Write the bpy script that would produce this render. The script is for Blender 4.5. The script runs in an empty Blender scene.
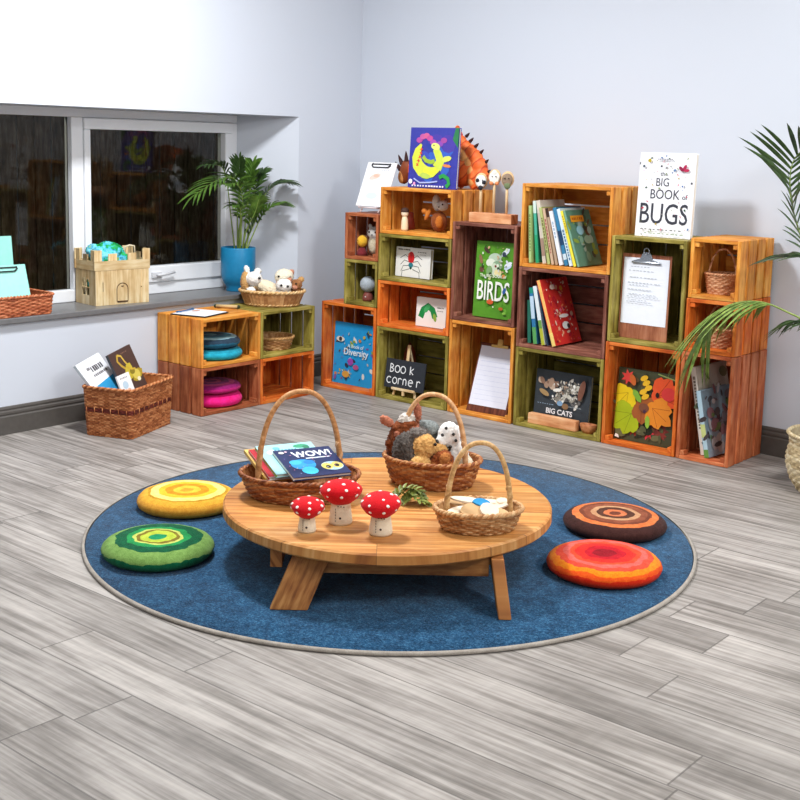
import bpy, bmesh, math, random
from mathutils import Vector, Matrix, Euler
random.seed(7)
PI = math.pi
SC = bpy.context.scene
COL = SC.collection
V = Vector

# ---------------------------------------------------------------- materials
def lin(c):
    c = c.lstrip('#')
    out = []
    for i in (0, 2, 4):
        x = int(c[i:i+2], 16) / 255
        out.append(x / 12.92 if x <= .04045 else ((x + .055) / 1.055) ** 2.4)
    return (*out, 1)

class NT:
    """small node-tree writer"""
    def __init__(s, name):
        s.m = bpy.data.materials.new(name); s.m.use_nodes = True
        s.t = s.m.node_tree; s.t.nodes.clear()
        s.out = s.t.nodes.new('ShaderNodeOutputMaterial')
        s.b = s.n('BsdfPrincipled'); s.l(s.b.outputs[0], s.out.inputs[0])
    def n(s, kind, **kw):
        nd = s.t.nodes.new('ShaderNode' + kind)
        for k, v in kw.items(): setattr(nd, k, v)
        return nd
    def l(s, a, b): s.t.links.new(a, b)
    def math(s, op, a, b=None, c=None):
        nd = s.n('Math', operation=op)
        for i, x in enumerate((a, b, c)):
            if x is None: continue
            if isinstance(x, (int, float)): nd.inputs[i].default_value = x
            else: s.l(x, nd.inputs[i])
        return nd.outputs[0]
    def comb(s, x, y, z):
        nd = s.n('CombineXYZ')
        for i, v in enumerate((x, y, z)):
            if isinstance(v, (int, float)): nd.inputs[i].default_value = v
            else: s.l(v, nd.inputs[i])
        return nd.outputs[0]
    def noise(s, vec, scale, detail=3, rough=.55):
        nd = s.n('TexNoise'); nd.inputs['Scale'].default_value = scale
        nd.inputs['Detail'].default_value = detail; nd.inputs['Roughness'].default_value = rough
        if vec is not None: s.l(vec, nd.inputs['Vector'])
        return nd.outputs[0]
    def ramp(s, fac, stops, const=False):
        nd = s.n('ValToRGB'); r = nd.color_ramp
        if const: r.interpolation = 'CONSTANT'
        while len(r.elements) < len(stops): r.elements.new(.5)
        for e, (p, c) in zip(r.elements, stops):
            e.position = p; e.color = lin(c) if isinstance(c, str) else c
        s.l(fac, nd.inputs[0]); return nd.outputs[0]
    def mix(s, fac, a, b, blend='MIX'):
        nd = s.n('Mix', data_type='RGBA', blend_type=blend)
        for sock, x in ((nd.inputs[0], fac), (nd.inputs[6], a), (nd.inputs[7], b)):
            if isinstance(x, (int, float)): sock.default_value = x
            elif isinstance(x, str): sock.default_value = lin(x)
            elif isinstance(x, tuple): sock.default_value = x
            else: s.l(x, sock)
        return nd.outputs[2]
    def hsv(s, col, v):
        nd = s.n('HueSaturation'); s.l(col, nd.inputs['Color']); s.l(v, nd.inputs['Value']); return nd.outputs[0]
    def white(s, x):
        nd = s.n('TexWhiteNoise', noise_dimensions='1D'); s.l(x, nd.inputs['W']); return nd.outputs[0]
    def bump(s, h, strength=.3, dist=.002):
        nd = s.n('Bump'); nd.inputs['Strength'].default_value = strength; nd.inputs['Distance'].default_value = dist
        s.l(h, nd.inputs['Height']); s.l(nd.outputs[0], s.b.inputs['Normal'])
    def base(s, col, rough=.6, spec=.3):
        if isinstance(col, str): s.b.inputs['Base Color'].default_value = lin(col)
        else: s.l(col, s.b.inputs['Base Color'])
        s.b.inputs['Roughness'].default_value = rough
        s.b.inputs['Specular IOR Level'].default_value = spec
        return s.m
    def obj(s): return s.n('TexCoord').outputs['Object']
    def uv(s): return s.n('TexCoord').outputs['UV']
    def sep(s, v):
        nd = s.n('SeparateXYZ'); s.l(v, nd.inputs[0]); return nd.outputs

MC = {}
def plain(c, rough=.6, spec=.3, metal=0):
    k = (c, rough, spec, metal)
    if k not in MC:
        t = NT('paint_' + c.strip('#')); n = t.noise(t.obj(), 40, 2)
        t.base(t.mix(.08, lin(c), t.ramp(n, [(.3, '#202020'), (.7, '#ffffff')]), 'SOFT_LIGHT'), rough, spec)
        t.b.inputs['Metallic'].default_value = metal
        MC[k] = t.m
    return MC[k]
def fuzzy(c, scale=260, amt=.35):
    k = ('f', c, scale)
    if k not in MC:
        t = NT('felt_' + c.strip('#')); o = t.obj(); n = t.noise(o, scale, 4, .7); n2 = t.noise(o, 30, 2)
        col = t.mix(amt, lin(c), t.ramp(n, [(.3, '#303030'), (.72, '#ffffff')]), 'SOFT_LIGHT')
        col = t.mix(amt * .6, col, t.ramp(n2, [(.3, '#404040'), (.7, '#ffffff')]), 'SOFT_LIGHT')
        t.base(col, .95, .1); t.b.inputs['Sheen Weight'].default_value = .1
        t.bump(n, .6, .003); MC[k] = t.m
    return MC[k]
def wood(name, dark, mid, light, rough=.55):
    """stained boards: grain runs along u, every board has its own id in floor(v)"""
    if name in MC: return MC[name]
    t = NT(name); uv = t.sep(t.uv()); u, v = uv[0], uv[1]
    idn = t.math('FLOOR', v); rnd = t.white(idn)
    vec = t.comb(t.math('MULTIPLY', u, 3.0), t.math('MULTIPLY', v, 34.0), rnd)
    n = t.noise(vec, 2.2, 5, .6)
    n2 = t.noise(t.comb(t.math('MULTIPLY', u, 9.0), t.math('MULTIPLY', v, 14.0), rnd), 1.2, 2)
    kn = t.n('TexVoronoi'); kn.inputs['Scale'].default_value = 1.0
    t.l(t.comb(t.math('MULTIPLY', u, 6.0), t.math('MULTIPLY', v, 16.0), rnd), kn.inputs['Vector'])
    knot = t.ramp(kn.outputs[0], [(.0, '#000000'), (.17, '#ffffff')])
    col = t.ramp(n, [(.25, dark), (.5, mid), (.72, light)])
    col = t.mix(.35, col, t.ramp(n2, [(.3, '#3a3030'), (.7, '#ffffff')]), 'SOFT_LIGHT')
    col = t.mix(t.math('SUBTRACT', .55, t.math('MULTIPLY', knot, .55)), col, dark)
    col = t.hsv(col, t.math('ADD', t.math('MULTIPLY', rnd, .32), .84))
    t.base(col, rough, .3); t.bump(n, .25, .0015)
    MC[name] = t.m; return t.m
def planks(name, width, length, stops, seam, rough, spec, turn=0.0, gap=.012):
    t = NT(name); o = t.n('Mapping'); t.l(t.obj(), o.inputs[0]); o.inputs['Rotation'].default_value = (0, 0, turn)
    x, y, z = t.sep(o.outputs[0])[:3]
    r = t.math('DIVIDE', y, width); row = t.math('FLOOR', r); fr = t.math('FRACT', r)
    q = t.math('ADD', t.math('DIVIDE', x, length), t.math('MULTIPLY', t.white(row), 7.3))
    pl = t.math('FLOOR', q); fq = t.math('FRACT', q)
    pid = t.white(t.math('ADD', t.math('MULTIPLY', row, 17.17), pl))
    n = t.noise(t.comb(t.math('MULTIPLY', x, 1.3), t.math('MULTIPLY', y, 30.0), t.math('MULTIPLY', pid, 30.0)), 2.0, 6, .62)
    n2 = t.noise(t.comb(t.math('MULTIPLY', x, 1.2), t.math('MULTIPLY', y, 5.0), t.math('MULTIPLY', pid, 30.0)), 2.0, 4)
    saw = t.noise(t.comb(t.math('MULTIPLY', x, 40.0), t.math('MULTIPLY', y, 4.0), pid), 1.0, 2)
    col = t.ramp(t.math('ADD', t.math('MULTIPLY', n, .6), t.math('MULTIPLY', n2, .4)), stops)
    col = t.mix(.05, col, t.ramp(saw, [(.35, '#303030'), (.65, '#ffffff')]), 'SOFT_LIGHT')
    col = t.hsv(col, t.math('ADD', t.math('MULTIPLY', pid, .26), .87))
    e = t.math('MINIMUM', t.math('MINIMUM', fr, t.math('SUBTRACT', 1.0, fr)),
               t.math('MULTIPLY', t.math('MINIMUM', fq, t.math('SUBTRACT', 1.0, fq)), length / width))
    s = t.math('LESS_THAN', e, gap)
    col = t.mix(t.math('MULTIPLY', s, .6), col, seam)
    t.base(col, rough, spec); t.bump(n, .18, .001); return t.m
def wicker(name, dark, mid, light):
    if name in MC: return MC[name]
    t = NT(name); uv = t.sep(t.uv()); u, v = uv[0], uv[1]
    rnd = t.white(t.math('FLOOR', v))
    n = t.noise(t.comb(t.math('MULTIPLY', u, 60.0), t.math('MULTIPLY', v, 2.0), rnd), 1.0, 4, .65)
    col = t.ramp(t.math('ADD', t.math('MULTIPLY', n, .75), t.math('MULTIPLY', rnd, .25)), [(.28, dark), (.5, mid), (.7, light)])
    t.base(col, .55, .35); t.bump(n, .3, .001); MC[name] = t.m; return t.m
def rings(name, stops, wob=.004, lim=.26):
    """concentric felt rings: v is the distance walked over the profile from the centre"""
    t = NT(name); v = t.sep(t.uv())[1]; o = t.obj()
    v = t.math('ADD', v, t.math('MULTIPLY', t.math('SUBTRACT', t.noise(o, 18, 2), .5), wob * 5))
    n = t.noise(o, 320, 3, .7); big = t.noise(o, 45, 3)
    col = t.ramp(t.math('DIVIDE', v, lim), [(p / lim, c) for p, c in stops], True)
    col = t.mix(.4, col, t.ramp(n, [(.3, '#353535'), (.72, '#ffffff')]), 'SOFT_LIGHT')
    col = t.mix(.3, col, t.ramp(big, [(.3, '#404040'), (.7, '#ffffff')]), 'SOFT_LIGHT')
    t.base(col, .95, .1); t.b.inputs['Sheen Weight'].default_value = .06; t.bump(n, .6, .003); return t.m

# ---------------------------------------------------------------- mesh builder
class MB:
    def __init__(s):
        s.bm = bmesh.new(); s.uv = s.bm.loops.layers.uv.new('UVMap'); s.k = random.randint(0, 5000)
    def face(s, vs, mi=0, uvs=None, smooth=False):
        try: f = s.bm.faces.new(vs)
        except ValueError: return None
        f.material_index = mi; f.smooth = smooth
        if uvs:
            for l, q in zip(f.loops, uvs): l[s.uv].uv = q
        return f
    def box(s, c, d, along=0, mi=0, M=None):
        """box of centre c and size d; the wood grain runs along the given axis"""
        s.k += 1; ru = random.random() * 30; kk = s.k
        p = []
        for z in (-1, 1):
            for y in (-1, 1):
                for x in (-1, 1):
                    p.append((x * d[0] / 2, y * d[1] / 2, z * d[2] / 2))
        cv = V(c); vs = []
        for q in p:
            w = cv + V(q)
            vs.append(s.bm.verts.new(M @ w if M else w))
        oth = [a for a in (0, 1, 2) if a != along]
        for f in ((0, 2, 3, 1), (4, 5, 7, 6), (0, 1, 5, 4), (2, 6, 7, 3), (0, 4, 6, 2), (1, 3, 7, 5)):
            uvs = []
            for i in f:
                q = p[i]
                uvs.append((q[along] + ru, kk + .5 + (q[oth[0]] + q[oth[1]] * .6) * .9))
            s.face([vs[i] for i in f], mi, uvs)
    def tube(s, pts, r, seg=8, mi=0, closed=False, uid=None, sx=1.0):
        pts = [V(p) for p in pts]; n = len(pts); s.k += 1; kk = s.k if uid is None else uid
        rr = r if callable(r) else (lambda t: r)
        prev = None; ringv = []; L = 0
        for i in range(n):
            if closed: tg = pts[(i + 1) % n] - pts[i - 1]
            else: tg = pts[min(i + 1, n - 1)] - pts[max(i - 1, 0)]
            tg.normalize()
            if prev is None:
                a = V((0, 0, 1)) if abs(tg.z) < .9 else V((1, 0, 0))
                prev = tg.cross(a).normalized()
            prev = (prev - tg * prev.dot(tg)).normalized(); b = tg.cross(prev)
            q = rr(i / max(1, n - 1))
            ringv.append([s.bm.verts.new(pts[i] + prev * math.cos(2*PI*j/seg) * q * sx + b * math.sin(2*PI*j/seg) * q) for j in range(seg)])
        m = n if closed else n - 1
        for i in range(m):
            A, B = ringv[i], ringv[(i + 1) % n]
            L2 = L + (pts[(i + 1) % n] - pts[i]).length
            for j in range(seg):
                j2 = (j + 1) % seg
                s.face([A[j], A[j2], B[j2], B[j]], mi, [(L, kk + j / seg * .9), (L, kk + (j+1) / seg * .9), (L2, kk + (j+1) / seg * .9), (L2, kk + j / seg * .9)], True)
            L = L2
        if not closed:
            s.face(list(reversed(ringv[0])), mi, [(0, kk)] * seg); s.face(ringv[-1], mi, [(0, kk)] * seg)
    def lathe(s, prof, seg=48, c=(0, 0, 0), mi=0, sx=1, sy=1, M=None, smooth=True, wob=None):
        c = V(c); rows = []; acc = 0; accs = []
        for i, (r, z) in enumerate(prof):
            if i: acc += math.hypot(r - prof[i-1][0], z - prof[i-1][1])
            accs.append(acc)
            row = []
            cnt = 1 if r < 1e-6 else seg
            for j in range(cnt):
                a = 2*PI*j/seg; k = 1 + (wob(a, z) if wob else 0)
                w = c + V((r*k*math.cos(a)*sx, r*k*math.sin(a)*sy, z))
                row.append(s.bm.verts.new(M @ w if M else w))
            rows.append(row)
        for i in range(len(prof) - 1):
            A, B = rows[i], rows[i+1]
            for j in range(seg):
                j2 = (j + 1) % seg
                vs = [A[j % len(A)], A[j2 % len(A)], B[j2 % len(B)], B[j % len(B)]]
                us = [(j/seg, accs[i]), ((j+1)/seg, accs[i]), ((j+1)/seg, accs[i+1]), (j/seg, accs[i+1])]
                vv, uu = [], []
                for a, b in zip(vs, us):
                    if a not in vv: vv.append(a); uu.append(b)
                if len(vv) > 2: s.face(vv, mi, uu, smooth)
    def ball(s, c, r, mi=0, seg=16, rot=None, M=None):
        if isinstance(r, (int, float)): r = (r, r, r)
        R = Euler(rot).to_matrix() if rot else Matrix.Identity(3)
        n = seg // 2; rows = []
        for i in range(n + 1):
            th = PI * i / n; row = []
            for j in range(1 if i in (0, n) else seg):
                a = 2*PI*j/seg
                w = V(c) + R @ V((r[0]*math.sin(th)*math.cos(a), r[1]*math.sin(th)*math.sin(a), -r[2]*math.cos(th)))
                row.append(s.bm.verts.new(M @ w if M else w))
            rows.append(row)
        for i in range(n):
            A, B = rows[i], rows[i+1]
            for j in range(seg):
                vv = []
                for a in (A[j % len(A)], A[(j+1) % seg % len(A)], B[(j+1) % seg % len(B)], B[j % len(B)]):
                    if a not in vv: vv.append(a)
                if len(vv) > 2: s.face(vv, mi, None, True)
    def prism(s, poly, z0, z1, mi=0, M=None):
        """poly: 2D outline, counter-clockwise, raised from z0 to z1"""
        T = (lambda w: M @ w) if M else (lambda w: w)
        s.k += 1; kk = s.k
        lo = [s.bm.verts.new(T(V((x, y, z0)))) for x, y in poly]
        hi = [s.bm.verts.new(T(V((x, y, z1)))) for x, y in poly]
        n = len(poly)
        s.face(list(reversed(lo)), mi, [(x, kk + .5 + y * .4) for x, y in reversed(poly)])
        s.face(hi, mi, [(x, kk + .5 + y * .4) for x, y in poly])
        for i in range(n):
            j = (i + 1) % n
            s.face([lo[i], lo[j], hi[j], hi[i]], mi, [(poly[i][0], kk + .1), (poly[j][0], kk + .1), (poly[j][0], kk + .2), (poly[i][0], kk + .2)])
    def build(s, name, mats, parent=None, bevel=0, smooth=False, fix=False):
        if fix: bmesh.ops.recalc_face_normals(s.bm, faces=s.bm.faces[:])
        me = bpy.data.meshes.new(name); s.bm.to_mesh(me); s.bm.free()
        for m in (mats if isinstance(mats, (list, tuple)) else [mats]): me.materials.append(m)
        if smooth:
            for p in me.polygons: p.use_smooth = True
        o = bpy.data.objects.new(name, me); COL.objects.link(o)
        if parent: o.parent = parent
        if bevel:
            b = o.modifiers.new('bevel', 'BEVEL'); b.width = bevel; b.segments = 2; b.limit_method = 'ANGLE'
        return o

def thing(name, label, cat, M=None, group=None):
    o = bpy.data.objects.new(name, None); o.empty_display_size = .05; COL.objects.link(o)
    if M is not None: o.matrix_world = M
    tag(o, label, cat, group); return o
def tag(o, label, cat, group=None):
    o['label'] = label; o['category'] = cat
    if group: o['group'] = group
    return o
def struct(o): o['kind'] = 'structure'; return o
def at(x, y, z, rz=0, rx=0, ry=0):
    return Matrix.Translation((x, y, z)) @ Matrix.Rotation(rz, 4, 'Z') @ Matrix.Rotation(ry, 4, 'Y') @ Matrix.Rotation(rx, 4, 'X')
def pose(o, right, up):
    """frame with local X = right, local Z = up (made square), origin o"""
    x = V(right).normalized(); z = V(up); z = (z - x * z.dot(x)).normalized(); y = z.cross(x)
    return Matrix(((x.x, y.x, z.x, o[0]), (x.y, y.y, z.y, o[1]), (x.z, y.z, z.z, o[2]), (0, 0, 0, 1)))
def text_geo(mb, body, x, y, size, mi, M, bold=.0, depth=.0004, align='CENTER', sx=1.0):
    cu = bpy.data.curves.new('t', 'FONT'); cu.body = body; cu.size = size; cu.extrude = depth; cu.offset = bold
    cu.align_x = align; cu.resolution_u = 3
    o = bpy.data.objects.new('t', cu); COL.objects.link(o); bpy.context.view_layer.update()
    me = bpy.data.meshes.new_from_object(o.evaluated_get(bpy.context.evaluated_depsgraph_get()))
    bpy.data.objects.remove(o); bpy.data.curves.remove(cu)
    vs = [mb.bm.verts.new(M @ V((x + v.co.x * sx, y + v.co.y, v.co.z))) for v in me.vertices]
    for p in me.polygons: mb.face([vs[i] for i in p.vertices], mi)
    bpy.data.meshes.remove(me)
def circ(x, y, rx, ry=None, n=14, a0=0.0):
    ry = rx if ry is None else ry
    out = []
    for i in range(n):
        a = 2*PI*i/n; p, q = rx*math.cos(a), ry*math.sin(a)
        out.append((x + p*math.cos(a0) - q*math.sin(a0), y + p*math.sin(a0) + q*math.cos(a0)))
    return out
def ribbon(pts, w):
    """closed outline around a 2D polyline"""
    L, R = [], []
    for i, p in enumerate(pts):
        a = pts[max(0, i-1)]; b = pts[min(len(pts)-1, i+1)]
        d = V((b[0]-a[0], b[1]-a[1])); d = d.normalized() if d.length else V((1, 0))
        ww = (w(i / (len(pts)-1)) if callable(w) else w) / 2
        L.append((p[0] - d.y*ww, p[1] + d.x*ww)); R.append((p[0] + d.y*ww, p[1] - d.x*ww))
    return R + L[::-1]
def leafshape(x, y, l, w, a, n=7):
    p = [(0, 0)]; up, dn = [], []
    for i in range(1, n):
        t = i / n; k = w/2*math.sin(PI*t)**.8*(1+.15*math.sin(9*t)); up.append((l*t, k)); dn.append((l*t, -k))
    q = [(0, 0)] + dn + [(l, 0)] + up[::-1]
    return [(x + u*math.cos(a) - v*math.sin(a), y + u*math.sin(a) + v*math.cos(a)) for u, v in q]
def star(x, y, r1, r2, n, a0=0):
    return [(x + (r1 if i % 2 == 0 else r2)*math.cos(a0 + PI*i/n), y + (r1 if i % 2 == 0 else r2)*math.sin(a0 + PI*i/n)) for i in range(2*n)]

def art(parent, name, items, M, rough=.45, step=.00012):
    """printed shapes and lettering on a flat face; M takes (x, y, height off the face)"""
    mb = MB(); cols = []
    for i, it in enumerate(items):
        c = it[2] if it[0] == 'p' else it[5]
        if c not in cols: cols.append(c)
        mi = cols.index(c); z = .0003 + i * step
        if it[0] == 'p':
            vs = [mb.bm.verts.new(M @ V((x, y, z))) for x, y in it[1]]
            f = mb.face(vs, mi)
        else:
            kw = it[6] if len(it) > 6 else {}
            text_geo(mb, it[1], it[2], it[3], it[4], mi, M @ Matrix.Translation((0, 0, z)), **kw)
    return mb.build(name, [plain(c, rough) for c in cols], parent)
PAGES = '#efe9dc'
def book(label, w, h, t, col, M, items=None, spine=None, group=None, hard=.004, pages=PAGES, rough=.35, back=None, name='book', spine_items=None):
    """upright book: spine at local -X, front cover facing local -Y, standing on z = 0"""
    o = thing(name, label, 'book', M, group)
    mb = MB(); c = .0022 if t > .008 else .0012
    mb.box((0, -t/2 + c/2, h/2), (w, c, h)); mb.box((0, t/2 - c/2, h/2), (w, c, h), mi=0)
    mb.box((-w/2 + c/2, 0, h/2), (c, t - 2*c, h), mi=1)
    cv = mb.build('cover', [plain(col, rough), plain(spine or col, rough)], o)
    mb = MB(); mb.box((c/2 - hard/4, 0, h/2), (w - c - hard/2, t - 2*c - .0004, h - 2*hard)); mb.build('pages', plain(pages, .8), o)
    if items:
        art(cv, 'cover_print', items, Matrix.Translation((-w/2, -t/2, 0)) @ Matrix.Rotation(PI/2, 4, 'X'))
    if spine_items:
        art(cv, 'spine_print', spine_items, Matrix.Translation((-w/2, t/2, 0)) @ Matrix.Rotation(-PI/2, 4, 'Z') @ Matrix.Rotation(PI/2, 4, 'X'))
    return o
def scatter(w, h, n, cols, s0, s1, seed, x0=0, y0=0, kinds='c'):
    r = random.Random(seed); out = []
    for i in range(n):
        x = x0 + r.uniform(s1, w - s1); y = y0 + r.uniform(s1, h - s1); s = r.uniform(s0, s1); k = r.choice(kinds); c = r.choice(cols)
        if k == 'c': p = circ(x, y, s, s * r.uniform(.5, .9), 9, r.uniform(0, 3))
        elif k == 'l': p = leafshape(x - s, y, 2*s, s*.8, r.uniform(0, 6.2))
        else: p = star(x, y, s, s*.5, 5, r.uniform(0, 6))
        out.append(('p', p, c))
    return out

# ---------------------------------------------------------------- room
# right-hand frame of the room: X along the book wall, Y towards it, camera near the origin
def build_room():
    FL = planks('grey_oak_floor', .165, 1.25, [(.32, '#645f59'), (.45, '#87817b'), (.55, '#a39d97'), (.68, '#bcb6af')], '#46423e', .5, .3, 0.0, .014)
    mb = MB(); mb.box((-1.5, 1.35, -.03), (6.8, 8.2, .06)); struct(mb.build('floor', FL))
    WALL = NT('white_paint'); n = WALL.noise(WALL.obj(), 120, 3); WALL.bump(n, .08, .001)
    WALL = WALL.base('#d2d8e2', .75, .2)
    # left wall: the window recess has a splayed reveal
    mb = MB()
    mb.box((-4.745, 1.75, .2435), (.3, 6.9, .487)); mb.box((-4.745, 1.75, 2.09), (.3, 6.9, 1.32))
    mb.prism([(-4.895, 4.41), (-4.85, 4.41), (-4.595, 4.62), (-4.595, 5.2), (-4.895, 5.2)], .487, 1.43)
    mb.box((-4.745, -.25, .9585), (.3, 2.9, .943))
    struct(mb.build('wall_left', WALL))
    # book wall
    def yw(x): return 5.115 - .0655 * (x + 4.595)
    mb = MB(); mb.prism([(-4.9, yw(-4.9)), (1.9, yw(1.9)), (1.9, 5.4), (-4.9, 5.4)], 0, 2.75); struct(mb.build('wall_right', WALL))
    mb = MB(); mb.box((1.95, 1.35, 1.375), (.1, 8.2, 2.75)); struct(mb.build('wall_side', WALL))
    mb = MB(); mb.box((-1.5, -2.7, 1.375), (6.8, .1, 2.75)); struct(mb.build('wall_back', WALL))
    mb = MB(); mb.box((-1.5, 1.35, 2.79), (6.8, 8.2, .08)); struct(mb.build('ceiling', plain('#f1f1ee', .8)))
    # skirting boards with a moulded top
    SK = plain('#57534f', .4, .4)
    prof = [(0, 0), (.013, 0), (.013, .078), (.008, .084), (.011, .092), (.010, .1), (.005, .106), (.007, .114), (.004, .122), (0, .124)]
    def skirting(name, a, b, nrm):
        mb = MB(); A, B, N = V(a), V(b), V(nrm)
        ra = [mb.bm.verts.new(A + N*d + V((0, 0, z))) for d, z in prof]; rb = [mb.bm.verts.new(B + N*d + V((0, 0, z))) for d, z in prof]
        for i in range(len(prof)):
            j = (i + 1) % len(prof); mb.face([ra[i], ra[j], rb[j], rb[i]])
        mb.face(ra); mb.face(rb[::-1]); struct(mb.build(name, SK, fix=True))
    skirting('baseboard_left', (-4.5945, -1.7, 0), (-4.5945, 5.09, 0), (1, 0, 0))
    nr = V((-.0655, -1, 0)).normalized()
    skirting('baseboard_right', (-4.57, yw(-4.57) - .0005, 0), (1.88, yw(1.88) - .0005, 0), nr)
    # dark window board
    mb = MB(); mb.prism([(-4.85, 1.2), (-4.57, 1.2), (-4.57, 4.63), (-4.595, 4.63), (-4.595, 4.619), (-4.85, 4.409)], .4872, .513)
    struct(mb.build('window_sill', plain('#6f6f70', .35, .45), bevel=.004))
    # window: fixed light on the left, casement on the right
    UP = plain('#eef1f5', .3, .45)
    w = thing('window_1', '', ''); del w['label'], w['category']; struct(w)
    mb = MB(); X = -4.88
    def bar(y0, y1, z0, z1, x=X, d=.06): mb.box((x, (y0+y1)/2, (z0+z1)/2), (d, y1-y0, z1-z0), 1)
    bar(1.2, 4.41, .5132, .572); bar(1.2, 4.41, 1.388, 1.4298); bar(4.372, 4.41, .572, 1.388); bar(3.368, 3.432, .572, 1.388); bar(1.2, 1.25, .572, 1.388)
    struct(mb.build('frame', UP, w, .004))
    mb = MB(); X2 = -4.872
    def bar2(y0, y1, z0, z1): mb.box((X2, (y0+y1)/2, (z0+z1)/2), (.066, y1-y0, z1-z0), 1)
    bar2(3.433, 4.371, .573, .656); bar2(3.433, 4.371, 1.333, 1.387); bar2(3.433, 3.468, .656, 1.333); bar2(4.318, 4.371, .656, 1.333)
    sash = struct(mb.build('sash', UP, w, .006))
    mb = MB(); mb.box((-4.834, 3.85, .612), (.012, .06, .026), 1); mb.tube([(-4.83, 3.85, .612), (-4.815, 3.85, .612), (-4.812, 3.87, .613), (-4.812, 3.95, .622)], .007)
    struct(mb.build('handle', plain('#d8dade', .3, .5), sash))
    t = NT('night_glass'); t.t.nodes.remove(t.b)
    tr = t.n('BsdfTransparent'); tr.inputs[0].default_value = (.8, .82, .8, 1)
    gl = t.n('BsdfGlossy'); gl.inputs['Roughness'].default_value = .01; fr = t.n('Fresnel'); fr.inputs[0].default_value = 1.28
    mx = t.n('MixShader'); t.l(fr.outputs[0], mx.inputs[0]); t.l(tr.outputs[0], mx.inputs[1]); t.l(gl.outputs[0], mx.inputs[2]); t.l(mx.outputs[0], t.out.inputs[0])
    mb = MB(); mb.box((-4.885, 2.309, .98), (.006, 2.116, .814)); struct(mb.build('pane', t.m, w))
    mb = MB(); mb.box((-4.88, 3.893, .9945), (.006, .848, .675)); struct(mb.build('pane', t.m, w))
    # the dark garden outside
    mb = MB(); mb.box((-7.4, 3.2, -.15), (5.0, 9, .1))
    g = NT('night_lawn'); n = g.noise(g.obj(), 6, 5); struct(mb.build('ground_outside', g.base(g.ramp(n, [(.35, '#15170c'), (.6, '#33361a'), (.75, '#4a4526')]), .9, .1)))
    FW = wood('old_fence_wood', '#4a3a30', '#7a6654', '#9c8c7a', .8)
    f = thing('garden_fence', 'weathered vertical board fence in the dark garden beyond the window', 'fence', at(-8.2, 3.4, -.1))
    mb = MB()
    for i in range(52): mb.box((random.uniform(-.006, .006), -3.9 + i * .152, .85), (.022, .135, 1.7 + random.uniform(-.02, .02)), 2)
    mb.build('board_panel', FW, f); mb = MB()
    for z in (.35, 1.4): mb.box((-.03, 0, z), (.036, 7.9, .07), 1)
    mb.build('rail', FW, f)
build_room()

# ---------------------------------------------------------------- crates
GOLD = wood('gold_stain', '#a8581a', '#dc8f36', '#f2b05c')
ORNG = wood('orange_stain', '#a8430f', '#df7026', '#f4934a')
GREN = wood('green_stain', '#57491a', '#8f8238', '#b5a45a')
REDB = wood('red_brown_stain', '#6d2c16', '#a55a36', '#c47d54')
BRWN = wood('dark_brown_stain', '#54281c', '#855041', '#a87560')
SALM = wood('rust_stain', '#933f1c', '#c76a3e', '#dd8f63')
def crate(label, m, w, h, d, M, back='h'):
    o = thing('wooden_crate', label, 'crate', M, 'stained wooden crates stacked as shelves')
    t = .016; ns = 4; gap = .015; sw = (d - gap * (ns-1)) / ns
    for sx in (-1, 1):
        mb = MB()
        for i in range(ns): mb.box((sx * (w/2 - t/2), -d + sw/2 + i * (sw + gap) , h/2), (t, sw, h - .001), 2)
        mb.build('side_panel', m, o, .003)
    for z, nm in ((t/2 + .0005, 'bottom_panel'), (h - t/2 - .0005, 'top_panel')):
        mb = MB()
        for i in range(ns): mb.box((0, -d + sw/2 + i * (sw + gap), z), (w - 2*t - .0006, sw, t), 0)
        mb.build(nm, m, o, .0018)
    mb = MB(); iw, ih = w - 2*t - .001, h - 2*t - .002
    if back == 'h':
        n = max(3, round(ih / .085)); s = (ih - (n-1)*.008) / n
        for i in range(n): mb.box((0, -t/2, t + .001 + s/2 + i * (s + .008)), (iw, t, s), 0)
    else:
        n = max(3, round(iw / .085)); s = (iw - (n-1)*.008) / n
        for i in range(n): mb.box((-iw/2 + s/2 + i * (s + .008), -t/2, h/2), (s, t, ih), 2)
    mb.build('back_panel', m, o, .0018)
    c = .02
    for sx in (-1, 1):
        for z in (t + c/2 + .001, h - t - c/2 - .001):
            mb = MB(); mb.box((sx * (w/2 - t - c/2 - .0005), -d + .024, z), (c, .04, c), 1); mb.build('corner_block', m, o, .0018)
    return o
YF, YB = 4.595, 4.924
def row(label, m, x0, x1, z0, z1, back='h', yf=YF, yb=YB):
    return crate(label, m, x1 - x0, z1 - z0 - .0008, yb - yf, at((x0 + x1)/2, yb, z0 + .0004), back)
row('orange wooden crate on the floor at the left end, holding a blue book', ORNG, -4.384, -4.002, 0, .464, 'h')
row('small green wooden crate under a red-brown one, holding a grey felt ball toy', GREN, -4.226, -3.998, .464, .702, 'h')
row('small red-brown wooden crate under the white clipboard, holding a stuffed owl', REDB, -4.226, -3.998, .702, .943, 'h')
row('green wooden crate on the floor behind the chalkboard sign', GREN, -3.992, -3.529, 0, .373)
row('low orange wooden crate holding the white book with a green shape', ORNG, -3.992, -3.529, .373, .612)
row('low green wooden crate holding the white book with a red insect', GREN, -3.992, -3.529, .612, .85)
row('low golden wooden crate under the dinosaur book, holding a squirrel toy', GOLD, -3.986, -3.523, .85, 1.085)
row('tall golden wooden crate on the floor with a tilted clipboard inside', GOLD, -3.522, -3.142, 0, .461, 'v')
row('tall dark brown wooden crate with the green birds book inside', BRWN, -3.520, -3.146, .461, .938, 'v')
row('green wooden crate on the floor with a dark book on a wooden ledge inside', GREN, -3.128, -2.656, 0, .377)
row('dark brown wooden crate with the red book leaning inside', BRWN, -3.128, -2.656, .377, .753)
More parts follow.
